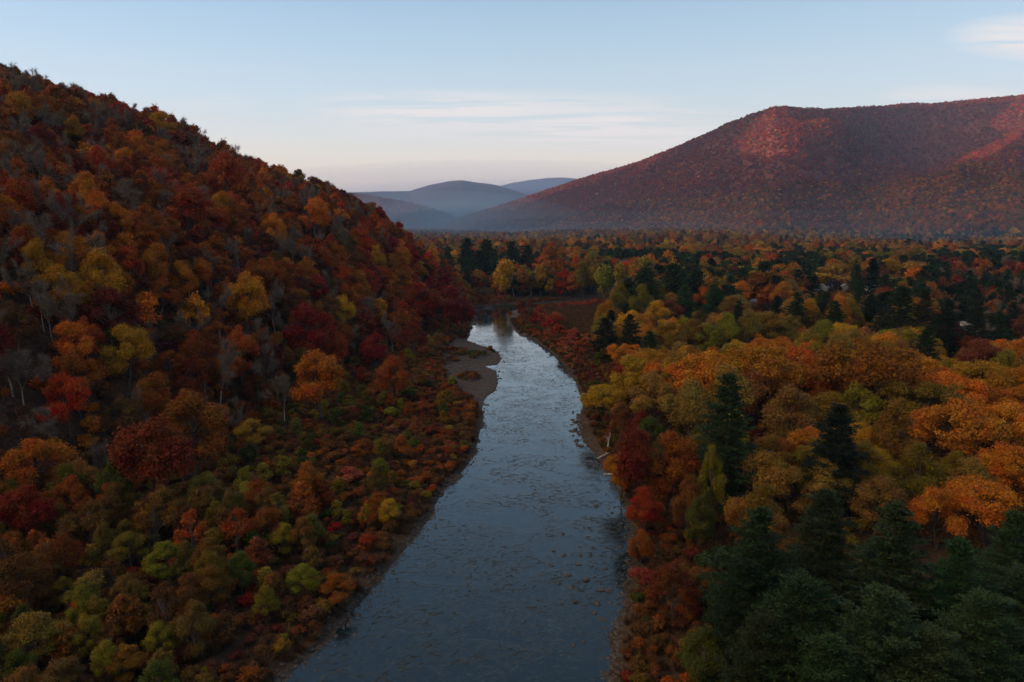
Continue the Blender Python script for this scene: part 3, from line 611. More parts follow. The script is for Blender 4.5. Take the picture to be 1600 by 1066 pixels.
HILL_END = [(M, 'red', 20), (M, 'burgundy', 12), (M, 'rust', 26), (O, 'rust', 20), (BT, 'grey', 12), (M, 'orange', 10), (M, 'crimson', 3), (O, 'brown', 8)]
FOOT_NEAR = [(P, 'olive', 24), (P, 'bronze', 16), (SY, 'rust', 16), (M, 'rust', 8), (M, 'brown', 8), (P, 'green', 10), (SY, 'bronze', 12), (P, 'golden', 6), (BT, 'grey', 10)]
FLAT_NEAR = [(P, 'olive', 20), (P, 'bronze', 26), (P, 'green', 18), (M, 'rust', 6), (P, 'golden', 3), (M, 'brown', 14), (SY, 'brown', 8), (SY, 'rust', 8), (M, 'tan', 3)]
BRUSH = [(SH, 'rust', 26), (SH, 'brown', 40), (SH, 'bronze', 18), (SH, 'olive', 7), (SH, 'green', 3), (SH, 'salmon', 2), (SH, 'orange', 2), (SH, 'plum', 8)]
BANK_R = [(SH, 'brown', 34), (SH, 'bronze', 14), (SH, 'rust', 14), (SH, 'green', 10), (SH, 'burgundy', 10), (SH, 'plum', 8), (SH, 'salmon', 3), (SH, 'red', 2)]
RED_STRIP = [(M, 'burgundy', 16), (O, 'brown', 22), (M, 'plum', 16), (P, 'olive', 10), (P, 'green', 12), (M, 'rust', 10), (P, 'bronze', 12)]
PINES = [(PI, 'evergreen', 40), (PI, 'black_green', 20), (P, 'green', 4)]
WARM = [(LO, 'orange', 14), (LO, 'golden', 20), (M, 'tan', 22), (P, 'olive', 24), (M, 'golden', 8), (O, 'olive', 8), (PI, 'evergreen', 4)]
OLIVES = [(P, 'olive', 34), (M, 'tan', 14), (P, 'bronze', 14), (LO, 'golden', 12), (M, 'golden', 8), (P, 'green', 10), (PI, 'black_green', 6)]
MIDR = [(PI, 'evergreen', 34), (M, 'tan', 9), (O, 'bronze', 14), (P, 'golden', 6), (P, 'olive', 12), (O, 'plum', 6), (M, 'rust', 10), (M, 'orange', 6), (PI, 'black_green', 12)]
DARKR = [(PI, 'black_green', 26), (PI, 'evergreen', 20), (O, 'plum', 20), (M, 'burgundy', 8), (O, 'brown', 16), (M, 'rust', 8), (BT, 'grey', 8)]
FARROW = [(M, 'rust', 16), (O, 'bronze', 16), (P, 'olive', 10), (O, 'brown', 20), (M, 'red', 8), (P, 'golden', 8), (O, 'plum', 8), (PI, 'evergreen', 9), (BT, 'grey', 6), (M, 'orange', 7)]
VALLEY_OLD = [(PI, 'evergreen', 20), (M, 'tan', 18), (O, 'bronze', 16), (M, 'rust', 12), (P, 'golden', 12), (M, 'orange', 8), (O, 'plum', 13), (O, 'brown', 12), (SP_, 'black_green', 5), (P, 'olive', 6)]
VALLEY_L = [(PI, 'evergreen', 40), (PI, 'teal', 20), (M, 'tan', 10), (O, 'bronze', 8), (M, 'rust', 9), (O, 'plum', 8)]

VALLEY = [(PI, 'evergreen', 12), (M, 'tan', 22), (O, 'bronze', 18), (P, 'golden', 12), (P, 'olive', 12), (M, 'rust', 8), (M, 'orange', 6), (O, 'plum', 10)]
def candidates(x0, x1, y0, y1, g, seed):
    r = np.random.default_rng(seed)
    X, Y = np.meshgrid(np.arange(x0, x1, g), np.arange(y0, y1, g))
    X = X + r.uniform(-.42, .42, X.shape) * g; Y = Y + r.uniform(-.42, .42, Y.shape) * g
    X, Y = X.ravel(), Y.ravel()
    k = (np.abs(X) < 0.80 * Y + 14)
    return X[k], Y[k]
def visible(x, y, ztop, m=2.0):
    s = np.linspace(0.12, 0.97, 26)
    hid = np.zeros(len(x), bool)
    for q in s:
        zz = CAM_H + (ztop - CAM_H) * q
        hid |= gz(x * q, y * q, np.full(len(x), 60.0)) + m > zz
    return ~hid
HOUSES = []   # filled below; kept clear of trees
ROAD = [on_flat(*p) for p in [(1540, 556), (1575, 552), (1640, 556), (1640, 584), (1600, 584), (1550, 572)]]
HOUSE_PX = [(1289, 454, 0), (1320, 455, 1), (1361, 457, 2), (1180, 479, 3), (1507, 516, 4), (834, 384, 5)]
def ground_hit(px, py, t0=120, t1=1500):
    dx, dy, dz = pix_dir(px, py); t = np.arange(t0, t1, 1.0); h = gz(dx * t, dy * t) >= CAM_H + dz * t; i = int(np.argmax(h)) if h.any() else -1
    return dx * t[i], dy * t[i]
HP = []
for px, py, i in HOUSE_PX:
    if i == 5: dx, dy, dz = pix_dir(px, py); q = (dx * 1350, dy * 1350)
    else: q = ground_hit(px, py)
    HOUSES.append((*q, i)); HP.append((px, py - 3, q[1]))
HP.append((1276, 454, 470)); HP = np.array(HP)
print('houses', [(round(a), round(b)) for a, b, _ in HOUSES])
def blocks_house(cx, cy, rr, hh, cd):
    return ((cd < HP[:, 2] * 0.99) & (np.abs(cx - HP[:, 0]) < rr + 3) & (cy - hh < HP[:, 1] + 1) & (cy + hh > HP[:, 1] - 20)).any()
def fill(mixer, X, Y, Wf, seed, tag, gap=0.62):
    r = np.random.default_rng(seed)
    sd = river_sd(X, Y); z = gz(X, Y, sd); d = np.interp(Y, FOOT_Y, FOOT_X) - X
    vis = visible(X, Y, z + 14)
    out = []
    for i in range(len(X)):
        x, y = X[i], Y[i]
        if not vis[i]: continue
        px, py, dd = project(x, y, z[i] + 8)
        u = vn(x / 34.0, y / 34.0, seed) + 0.5
        mix = mixer(x, y, px, py, sd[i], d[i])
        if not mix: continue
        mix, wl, wh = mix
        gx = (x + 9 * vn(x / 15, y / 15, 4)) / 24.0; gy = (y + 9 * vn(x / 15, y / 15, 9)) / 24.0
        own = float(_hash(np.array([math.floor(gx)]), np.array([math.floor(gy)]), seed)[0]); w = r.uniform(); sp = r.uniform()
        kind, colr = pick(mix, min(0.999, own if sp < 0.38 else w))
        W = r.uniform(wl, wh) * {'bare_tree': .85, 'poplar_tree': .85, 'pine_tree': .9, 'sycamore_tree': .85, 'spruce_tree': .65}.get(kind, 1); H = W * RATIO[kind] * r.uniform(0.88, 1.15)
        if tag == 'near' and x < 0 and kind in (M, O): H *= 1.12
        if kind == BT: H *= 1.12
        if kind == PI: H = min(max(H, W * 1.6), 24)
        if n_anchor:
            ds = np.hypot(AX - x, AY - y)
            if (ds < gap * 0.5 * (AW * AWF + W)).any(): continue
            cx, cy_, cd = project(x, y, z[i] + H * 0.62); rr = W / 2 / cd * F
            front = cd < AD - 1
            top_y = cy_ - rr * H / W * 0.75
            if (front & (np.abs(cx - APX) < (rr + AR * AWF) * 0.5) & (top_y < APY + AR * 0.3)).any(): continue
        cx, cy_, cd = project(x, y, z[i] + H * 0.5)
        if blocks_house(cx, cy_, W / 2 / cd * F, H / 2 / cd * F, cd) or any(math.hypot(x - hx, y - hy) < 10 for hx, hy, _ in HOUSES): continue
        out.append(dict(kind=kind, col=colr, x=x, y=y, W=W, H=H, z0=z[i]))
    trees.extend(out); print('fill', tag, len(out), 'of', len(X))

def near_mix(x, y, px, py, sd, d):
    if sd < 3.5: return None
    if d > 0 and x < 0:                                      # the steep hill
        if y > 520: return None
        if px > 560: return HILL_END, 7.5, 12
        if py > 800 and d < 60: return FOOT_NEAR, 6, 9
        return (HILL_HI if py < 430 else HILL_LO), 7.5, 12.5
    if y < 560 and x < 0.0 and sd < 300 and px < 800 and not (y > 480):
        if py > 745 - 0.0 and sd > 7 and y < 185: return None
        return None
    if y > 452 and px < 1000: return (FARROW, 10, 14) if sd > 10 and y > 520 else None
    if inside(np.array([x]), np.array([y]), MEADOW)[0] or inside(np.array([x]), np.array([y]), np.array(ROAD))[0]: return None
    if sd < 8: return None
    if px > 1455 and 425 < py < 560: return DARKR, 9, 13
    if sd < 26 and py > 640: return RED_STRIP, 7, 9.5
    if sd < 16: return RED_STRIP, 5, 7
    if py > 790: return PINES, 13, 18
    if py > 660: return OLIVES, 9, 13
    if py > 515: return WARM, 10, 15
    return MIDR, 11, 17
X, Y = candidates(-420, 480, 58, 560, 6.9, 1); fill(near_mix, X, Y, 1, 11, 'near')
def flat_mix(x, y, px, py, sd, d):
    if sd < 4 or x > 0 or y > 190 or d > 6 or py < 735: return None
    if sd < 9: return BRUSH, 2, 3.5
    return FLAT_NEAR, 3.4 + 0.05 * max(0, min(50, sd - 10)), 6.6 + 0.04 * max(0, min(50, sd - 10))
X, Y = candidates(-110, 0, 58, 190, 4.8, 21); fill(flat_mix, X, Y, 1, 22, 'flat', 0.5)
def mid_mix(x, y, px, py, sd, d):
    if sd < 10 or (d > -8 and y < 640) or y < 560: return None
    if px < 840 and y < 760: return VALLEY_L, 13, 18
    if px > 940 and fbm(np.array([x / 75.0]), np.array([y / 95.0]), 88, 2)[0] > 0.12: return PINES, 13, 18
    if px < 1000: return (FARROW if y < 640 else VALLEY), 12, 19
    if px > 1455 and y < 800: return DARKR, 12, 18
    return (MIDR if y < 720 else VALLEY), 12, 20
X, Y = candidates(-180, 780, 560, 1000, 13.0, 2); fill(mid_mix, X, Y, 1, 12, 'mid')
def brush_mix(x, y, px, py, sd, d):
    if sd < 1.6 or y > 520: return None
    a = np.array([x]), np.array([y])
    if x < 0 and px < 800 and d < 4:
        if inside(*a, BAR)[0] and (sd < 7 or vn(x / 5, y / 8, 3) < 0.0): return None
        if sd > 9 and not inside(*a, BAR)[0] and vn(x * 1.7, y * 1.7, 5) > 0.30: return [(P, 'olive', 20), (P, 'bronze', 14), (M, 'rust', 20), (M, 'tan', 8), (P, 'green', 10), (SY, 'rust', 12)], 3.0, 5.2
        return BRUSH, 1.8, 4.2
    if sd < 13 and px > 780:
        if inside(*a, BAR3)[0] or inside(*a, BAR2)[0]: return None
        return BANK_R, 2.0, 3.8
    return None
X, Y = candidates(-110, 90, 58, 520, 2.7, 3); fill(brush_mix, X, Y, 1, 13, 'brush', 0.3)
def rim_mix(x, y, px, py, sd, d):
    if y < 300 or px < 800: return None
    a = np.array([x]), np.array([y])
    if sd < 24 and sd > 2 and (inside(*a, MEADOW)[0]): return [(SH, 'red', 20), (SH, 'salmon', 14), (SH, 'rust', 20), (SH, 'burgundy', 16), (SH, 'brown', 12)], 2.4, 5.0
    return None
X, Y = candidates(0, 120, 280, 520, 4.0, 4); fill(rim_mix, X, Y, 1, 14, 'rim', 0.3)

def under_mix(x, y, px, py, sd, d):
    if d < -4 or x > 0 or y > 500: return None
    return [(SH, 'brown', 22), (SH, 'bronze', 16), (SH, 'rust', 26), (SH, 'plum', 6), (SH, 'orange', 4)], 4.0, 6.5
n0 = len(trees); X, Y = candidates(-420, 0, 58, 520, 5.6, 31); fill(under_mix, X, Y, 1, 32, 'under', 0.1)
def under2_mix(x, y, px, py, sd, d):
    if sd < 10 or inside(np.array([x]), np.array([y]), MEADOW)[0] or inside(np.array([x]), np.array([y]), np.array(ROAD))[0]: return None
    return ([(SH, 'evergreen', 1)] if py > 800 and px > 1100 else [(SH, 'brown', 30), (SH, 'bronze', 14), (SH, 'green', 14), (SH, 'olive', 10)]), 3.5, 6.0
X, Y = candidates(10, 420, 58, 500, 7.0, 41); fill(under2_mix, X, Y, 1, 42, 'under2', 0.1)
for t in trees[n0:]: t['u'] = True; t['H'] *= 1.25
# ------------------------------------------------------------------ the trees as objects, the rest as woodland
r0 = np.random.default_rng(99)
tz = gz(np.array([t['x'] for t in trees]), np.array([t['y'] for t in trees]))
for t, z in zip(trees, tz):
    t['z'] = float(z); t['px'], t['py'], t['d'] = [float(v) for v in project(t['x'], t['y'], z + t['H'] * 0.6)]
    t['app'] = t['W'] * (t['H'] ** 0.5) / t['d'] * (1.6 if t.get('a') else 1.0)
    j = r0.normal(size=3) * [0.10, 0.16, 0.12]; b = 1 + r0.normal() * 0.16
    t['tint'] = [max(0.004, c * b * (1 + q)) for c, q in zip(TINT[t['col']], j)]
    t['rz'] = float(r0.uniform(0, 6.283)); t['v'] = int(r0.integers(0, 1000))
trees = [t for t in trees if -70 < t['px'] < 1670 and t['py'] - t['H'] / t['d'] * F * 0.45 < 1075]
objs, rest = [], []
for kind in K:
    rest += [t for t in trees if t['kind'] == kind and t.get('u')]
    ks = sorted([t for t in trees if t['kind'] == kind and not t.get('u')], key=lambda t: -t['app'])
    objs += ks[:298]; rest += ks[298:]
    print(kind, len(ks))

# labels that single each one out by look, ground and neighbours
def zone(t):
    x, y, px, py = t['x'], t['y'], t['px'], t['py']; d = np.interp(y, FOOT_Y, FOOT_X) - x
    sdv = river_sd(np.array([x]), np.array([y]))[0]
    if x < 0 and d > 0 and y < 520:
        if px > 590: return 'on the hill end above the pool' if d > 20 else 'at the hill foot by the pool'
        return 'high on the steep hill' if d > 190 else 'halfway up the steep hill' if d > 95 else 'low on the steep hill' if d > 30 else 'at the foot of the steep hill'
    if x < 0 and y < 500: return 'on the brushy flat' if sdv > 9 else 'on the bank under the steep hill'
    if y < 460 and inside(np.array([x]), np.array([y]), MEADOW)[0]: return 'on the brown meadow rim'
    if y < 500:
        if sdv < 12: return 'on the pine side river bank'
        return 'in the nearest pine side wood' if y < 150 else 'in the pine side wood' if y < 240 else 'in the orange canopy belt' if y < 340 else 'behind the orange canopy belt'
    if px < 1000: return 'beyond the river bend' if y < 640 else 'in the valley past the bend'
    return 'in the wood near the houses' if y < 640 else 'deep in the valley wood'
used = {}
def cn(c): return CNAME.get(c, c)
def size_word(t):
    m = {'shrub': (1.9, 3.0), 'poplar_tree': (9, 14), 'pine_tree': (17, 25)}.get(t['kind'], (10, 15))
    return 'small' if t['H'] < m[0] else 'tall' if t['H'] > m[1] else 'mid-sized'
def make_labels(L):
    P2 = np.array([[t['px'], t['py']] for t in L])
    short = [cn(t['col']) + ' ' + FULL[t['kind']].split()[-1 if t['kind'] != 'bare_tree' else 0].replace('bare', 'bare tree').replace('tree', 'tree' if t['kind'] == 'bare_tree' else 'locust') for t in L]
    for i, t in enumerate(L):
        base = ('pale ' if t['kind'] == 'bare_tree' else cn(t['col']) + ' ') + FULL[t['kind']]
        z = zone(t)
        dv = P2 - P2[i]; ds = np.hypot(dv[:, 0], dv[:, 1] * 1.2); ds[i] = 1e9
        nb = [int(q) for q in np.argsort(ds)[:7]]
        def rel(q):
            dx, dy = dv[q]
            return (('left of a ' if dx > 0 else 'right of a ') if abs(dx) > abs(dy) else 'above a ' if dy > 0 else 'below a ') + short[q]
        opts = [f'{base} {z}', f'{size_word(t)} {base} {z}']
        for q in nb[:4]: opts.append(f'{base} {z}, {rel(q)}')
        for q in nb[:4]: opts.append(f'{size_word(t)} {base} {z}, {rel(q)}')
        for a in range(5):
            for b in range(a + 1, 6): opts.append(f'{base} {z}, {rel(nb[a])}, {rel(nb[b])}')
        for a in range(5):
            for b in range(a + 1, 6):
                if short[nb[a]] != short[nb[b]]: opts.append(f'{base} {z}, between a {short[nb[a]]} and a {short[nb[b]]}')
        for a in range(4):
            for b in range(a + 1, 5): opts.append(f'{size_word(t)} {base} {rel(nb[a])}, {rel(nb[b])}')
        for q in nb[:5]: opts.append(f'{base} {z}, {rel(q).replace(" a ", " a " + size_word(L[q]) + " ")}')
        for a in range(5):
            for b in range(a + 1, 6): opts.append(f'{base} {rel(nb[a]).replace(" a ", " a " + size_word(L[nb[a]]) + " ")}, {rel(nb[b]).replace(" a ", " a " + size_word(L[nb[b]]) + " ")}')
        if not t.get('a'): opts = opts[2:]
        opts = [o.replace('a olive', 'an olive').replace('a orange', 'an orange') for o in opts]
        opts = [o for o in opts if len(o.replace('-', ' ').split()) <= 16]
        t['label'] = next((o for o in opts if o not in used), opts[-1]); used[t['label']] = 1
objs.sort(key=lambda t: -t['app']); make_labels(objs)
ZG = {'on the': 1}
for t in objs:
    k = K[t['kind']]; hi = t['d'] < 430 and not (t['kind'] == 'shrub' and t['d'] > 260)
    v = k['hi' if hi else 'lo']; tm, cm = v[t['v'] % len(v)]
    e = bpy.data.objects.new(t['kind'], None); COL.objects.link(e); e.empty_display_size = 0.5
    e.location = (t['x'], t['y'], t['z'] - 0.1); e.rotation_euler = (0, 0, t['rz'])
    s = t['W'] / k['W']; e.scale = (s, s, t['H'] / k['H'])
    e['label'] = t['label']; e['category'] = 'shrub' if t['kind'] == SH else 'tree'; e['group'] = FULL[t['kind']].replace('thin ', '') + 's ' + zone(t)
    a = bpy.data.objects.new('trunk' if t['kind'] != SH else 'stem', tm); a.parent = e; COL.objects.link(a)
    b = bpy.data.objects.new('crown' if t['kind'] != BT else 'branches', cm); b.parent = e; COL.objects.link(b)
    b['tint'] = [float(c) for c in t['tint']]

def scatter(name, pts, rz, scl, idx, tint, meshes, label):
    c = bpy.data.collections.new(name + '_forms')
    for i, m in enumerate(meshes):
        o = bpy.data.objects.new('form_%03d' % i, m); c.objects.link(o)
    me = bpy.data.meshes.new(name); me.vertices.add(len(pts)); me.vertices.foreach_set('co', np.asarray(pts, np.float32).ravel())
    def at(n, ty, d, key): a = me.attributes.new(n, ty, 'POINT'); a.data.foreach_set(key, d)
    at('turn', 'FLOAT_VECTOR', np.stack([0 * rz, 0 * rz, rz], 1).astype(np.float32).ravel(), 'vector')
    at('grow', 'FLOAT_VECTOR', np.asarray(scl, np.float32).ravel(), 'vector'); at('form', 'INT', np.asarray(idx, np.int32), 'value')
    at('tint', 'FLOAT_COLOR', np.concatenate([tint, np.ones((len(tint), 1))], 1).astype(np.float32).ravel(), 'color')
    o = link(name, me, kind='stuff', label=label)
    ng = bpy.data.node_groups.new(name, 'GeometryNodeTree')
    ng.interface.new_socket('Geometry', in_out='INPUT', socket_type='NodeSocketGeometry'); ng.interface.new_socket('Geometry', in_out='OUTPUT', socket_type='NodeSocketGeometry')
    N = ng.nodes.new; L = ng.links.new
    gi, go = N('NodeGroupInput'), N('NodeGroupOutput'); ip = N('GeometryNodeInstanceOnPoints'); ci = N('GeometryNodeCollectionInfo')
    ci.inputs['Collection'].default_value = c; ci.inputs['Separate Children'].default_value = True; ci.inputs['Reset Children'].default_value = True
    L(gi.outputs[0], ip.inputs['Points']); L(ci.outputs[0], ip.inputs['Instance']); ip.inputs['Pick Instance'].default_value = True
    for n, ty, sock in (('form', 'INT', 'Instance Index'), ('turn', 'FLOAT_VECTOR', 'Rotation'), ('grow', 'FLOAT_VECTOR', 'Scale')):
        na = N('GeometryNodeInputNamedAttribute'); na.data_type = ty; na.inputs[0].default_value = n; L(na.outputs[0], ip.inputs[sock])
    L(ip.outputs[0], go.inputs[0])
    md = o.modifiers.new('scatter', 'NODES'); md.node_group = ng
    return o
KL = list(K); allfar = []; offs = {}
for k in KL: offs[k] = (len(allfar), len(K[k]['far'])); allfar += K[k]['far']
foff = len(allfar); allfar += K['shrub']['fine']
def scatter_trees(name, L, label):
    if not L: return
    pts = [(t['x'], t['y'], t['z'] - 0.1) for t in L]
    scatter(name, pts, np.array([t['rz'] for t in L]), [(t['W'] / K[t['kind']]['W'],) * 2 + (t['H'] / K[t['kind']]['H'],) for t in L],
            [(foff + t['v'] % len(K['shrub']['fine'])) if t['kind'] == SH and t['d'] < 240 else offs[t['kind']][0] + t['v'] % offs[t['kind']][1] for t in L], np.array([t['tint'] for t in L]), allfar, label)
scatter_trees('undergrowth', [t for t in rest if t['kind'] == SH], 'low rust and brown brush covering the river flats')
scatter_trees('woodland', [t for t in rest if t['kind'] != SH], 'smaller trees of the valley woods')

# far woods: the valley floor past 1 km and the mountain's forest
def blob(seed, n, ls, W=10, H=12, conic=False):
    r = np.random.default_rng(seed)
    if conic: _, c = pine(seed, W, H, n=n, ls=ls)
    else: _, c = broadleaf(seed, W, H, 0.15, 22, 2.0, 0.8, n, ls)
    return mesh_from('far_crown', c[0], c[1], mats=[M_FAR])
def far_woods():
    r = np.random.default_rng(5)
    near_f = [blob(1 + i, 900, 1.2) for i in range(3)] + [blob(11 + i, 800, 1.6, 8, 17, True) for i in range(2)]
    far_f = [blob(21 + i, 90, 3.6) for i in range(4)] + [blob(31 + i, 80, 3.6, 8, 17, True) for i in range(2)]
    def pts(t0, t1, area, u0=-0.2, u1=0.82):
        n = int((u1 - u0) * (t1 ** 2 - t0 ** 2) / 2 / area)
        t = np.sqrt(r.uniform(t0 ** 2, t1 ** 2, n)); u = r.uniform(u0, u1, n); return u * t, t
    for name, t0, t1, area, forms_, nd in (('valley_forest', 990, 2100, 190, near_f, 3), ('mountain_forest', 2100, 4350, 105, far_f, 4), ('distant_forest', 4350, 6800, 260, far_f, 4)):
        x, y = pts(t0, t1, area); u = x / y
        Rr = np.interp(u, MU, MT_R); Ff = np.interp(u, MU, MT_F); s = (y - Ff) / (Rr - Ff)
        keep = (s < 1.06) & ((u > -0.19) | (s < 0)); x, y, s, u = x[keep], y[keep], s[keep], u[keep]
        z = gz(x, y, np.full(len(x), 99.0))
        # hidden by the steep hill?
        v = visible(x, y, z + 12, -4.0); x, y, z, s, u = x[v], y[v], z[v], s[v], u[v]
        n = len(x)
        pal = np.array([TINT[c] for c in ('plum', 'rust', 'red', 'brown', 'bronze', 'tan', 'orange', 'evergreen', 'teal', 'golden', 'russet')])
        flat = np.array([10, 8, 1, 14, 20, 26, 5, 14, 8, 10]) / 116.; upper = np.array([38, 20, 18, 12, 4, 2, 3, 2.2, 0.5, 0.5]); upper = upper / upper.sum()
        apron = np.array([12, 30, 8, 14, 18, 5, 8, 4, 2.5, 1.5]); apron = apron / apron.sum()
        q = fbm(x / 210, y / 210, 3, 3)
        ci = np.where(s < 0.02, r.choice(10, n, p=flat), np.where(s < 0.42, r.choice(10, n, p=apron), r.choice(10, n, p=upper)))
        ever = ((s > -0.05) & (s < 0.01) & (r.uniform(size=n) < 0.85)) | ((s < 0) & (q > 0.14) & (r.uniform(size=n) < 0.7)) | ((s < 0.3) & (q > 0.42) & (r.uniform(size=n) < 0.75)); ci = np.where(ever, np.where(r.uniform(size=n) < .5, 7, 8), ci)
        gold = (np.abs(u - 0.50) < 0.05) & (s > 0.42) & (s < 0.66) & (r.uniform(size=n) < 0.14); ci = np.where(gold, 5, ci)
        q2 = fbm(u * 7, y / 420, 13, 4)
        swap = (s > 0.02) & ~ever & (q2 > 0.12) & (r.uniform(size=n) < 0.6); ci = np.where(swap, 0, ci)
        swap = (s > 0.02) & (s < 0.6) & ~ever & (q2 < -0.22) & (r.uniform(size=n) < 0.5); ci = np.where(swap, r.choice([1, 5, 6, 1], n), ci)
        ci = np.where((s > 0.45) & ((ci == 0) | (ci == 3)), 10, ci)
        tint = pal[ci] * (1 + r.normal(size=(n, 1)) * 0.2).clip(0.4, 2) * (1 + r.normal(size=(n, 3)) * 0.1).clip(0.5, 1.5)
        con = (ci == 7) | (ci == 8); nf = len(forms_)
        idx = np.where(con, nd + r.integers(0, nf - nd, n), r.integers(0, nd, n))
        sc_ = r.uniform(0.8, 1.3, n) * dict(valley_forest=1.55, mountain_forest=1.0, distant_forest=1.5)[name]; g = np.stack([sc_, sc_, sc_ * r.uniform(0.85, 1.2, n) * np.where(con, 0.75, np.where(s > 0.05, 0.85, 1.1))], 1)
        print(name, n)
        scatter(name, np.stack([x, y, z - 0.5], 1), r.uniform(0, 6.28, n), g, idx, tint, forms_, dict(valley_forest='mixed autumn wood filling the valley floor', mountain_forest='russet forest covering the mountain', distant_forest='hazy forest far up the valley')[name])
far_woods()
#__PART3__
# ------------------------------------------------------------------ houses, vehicles, road among the valley trees
def flat_mat(name, c, rough=0.7): return noise_mat(name, tuple(v * 0.85 for v in c), c, 1.3, rough)
def boxes(L):
    V = []; Q = []
    for (x0, x1, y0, y1, z0, z1) in L:
        k = len(V); V += [(x, y, z) for z in (z0, z1) for y in (y0, y1) for x in (x0, x1)]
        Q += [[k + i for i in q] for q in ((0, 2, 3, 1), (4, 5, 7, 6), (0, 1, 5, 4), (2, 6, 7, 3), (0, 4, 6, 2), (1, 3, 7, 5))]
    return V, Q
M_ROOFD = flat_mat('dark_shingles', (0.06, 0.065, 0.08)); M_ROOFG = flat_mat('grey_shingles', (0.22, 0.22, 0.23)); M_WHITE = flat_mat('white_boards', (0.72, 0.72, 0.70)); M_BEIGE = flat_mat('beige_boards', (0.45, 0.40, 0.33))
M_GLASS, _, _b = mat('window_glass'); _b.inputs['Base Color'].default_value = (0.02, 0.03, 0.04, 1); _b.inputs['Roughness'].default_value = 0.08
M_TRIM = flat_mat('white_trim', (0.8, 0.8, 0.78)); M_DOOR = flat_mat('painted_door', (0.10, 0.05, 0.04)); M_TYRE = flat_mat('tyre_rubber', (0.02, 0.02, 0.02)); M_PAINT = flat_mat('white_paint', (0.8, 0.8, 0.8), 0.35)
def house(x, y, rz, W, D, Hh, rise, wall, roof, label, floors=1):
    z = float(gz(np.array([x]), np.array([y]))[0])
    e = bpy.data.objects.new('house', None); COL.objects.link(e); e.location = (x, y, z); e.rotation_euler = (0, 0, rz)
    e['label'] = label; e['category'] = 'house'; e['group'] = 'houses among the valley trees'
    w, d = W / 2, D / 2
    V = [(-w, -d, -1.5), (w, -d, -1.5), (w, d, -1.5), (-w, d, -1.5), (-w, -d, Hh), (w, -d, Hh), (w, d, Hh), (-w, d, Hh), (-w, 0, Hh + rise), (w, 0, Hh + rise)]
    link('wall', mesh_from('wall', V, [(0, 1, 5, 4), (2, 3, 7, 6), (0, 3, 2, 1)], [(0, 4, 3), (4, 7, 3), (4, 8, 7), (1, 2, 6), (1, 6, 5), (5, 6, 9)], mats=[wall]), e)
    o = 0.45; zz = Hh - o * rise / d; t = 0.22
    RV = [(-w - o, -d - o, zz + .05), (w + o, -d - o, zz + .05), (w + o, 0, Hh + rise + .05), (-w - o, 0, Hh + rise + .05), (-w - o, d + o, zz + .05), (w + o, d + o, zz + .05)]
    RV += [(a, b, c + t) for a, b, c in RV]
    rf = link('roof', mesh_from('roof', RV, [(0, 3, 2, 1), (3, 4, 5, 2), (6, 7, 8, 9), (9, 8, 11, 10), (0, 1, 7, 6), (4, 10, 11, 5), (0, 6, 9, 3), (3, 9, 10, 4), (1, 2, 8, 7), (2, 5, 11, 8)], mats=[roof]), e)
    cv, cq = boxes([(w * 0.4, w * 0.4 + 0.8, -0.4, 0.4, Hh, Hh + rise + 0.9)]); link('chimney', mesh_from('chimney', cv, cq, mats=[M_DOOR]), rf)
    for fl in range(floors):
        for i in (-1, 1):
            xa = i * w * 0.55; za = 0.9 + fl * 2.7
            fv, fq = boxes([(xa - .6, xa - .5, -d - .06, -d + .05, za, za + 1.4), (xa + .5, xa + .6, -d - .06, -d + .05, za, za + 1.4), (xa - .5, xa + .5, -d - .06, -d + .05, za + 1.3, za + 1.4), (xa - .5, xa + .5, -d - .06, -d + .05, za, za + .1)])
            f = link('window', mesh_from('window', fv, fq, mats=[M_TRIM]), e); pv, pq = boxes([(xa - .49, xa + .49, -d - .03, -d + .02, za + .11, za + 1.29)]); link('pane', mesh_from('pane', pv, pq, mats=[M_GLASS]), f)
    dv, dq = boxes([(-.5, .5, -d - .07, -d + .03, 0.1, 2.2)]); link('door', mesh_from('door', dv, dq, mats=[M_DOOR]), e)
    return e
HS = [(9, 7, 4.6, 2.6, M_WHITE, M_ROOFD, 'white two storey house with a dark roof beside the round plum tree', 0.5, 2), (10, 8, 3.4, 2.4, M_ROOFG, M_ROOFG, 'pale grey house with a grey gable roof left of the tall pine clump', 1.2, 1),
      (8, 6, 3.0, 2.0, M_WHITE, M_ROOFG, 'small white cottage half hidden between dark pines', -0.4, 1), (15, 8, 3.0, 1.6, M_BEIGE, M_ROOFG, 'long low beige building behind the olive poplar row', 0.1, 1),
      (7, 5.5, 2.8, 1.8, M_WHITE, M_ROOFG, 'white cottage above the round burgundy tree near the road', 0.3, 1), (11, 9, 5.6, 3.0, M_WHITE, M_ROOFD, 'far white house in the hazy valley past the river bend', 0.2, 2)]
for (hx, hy, i) in HOUSES:
    W_, D_, H_, r_, wm, rm, lb, rz, fl = HS[i]; house(hx, hy, rz, W_, D_, H_, r_, wm, rm, lb, fl)
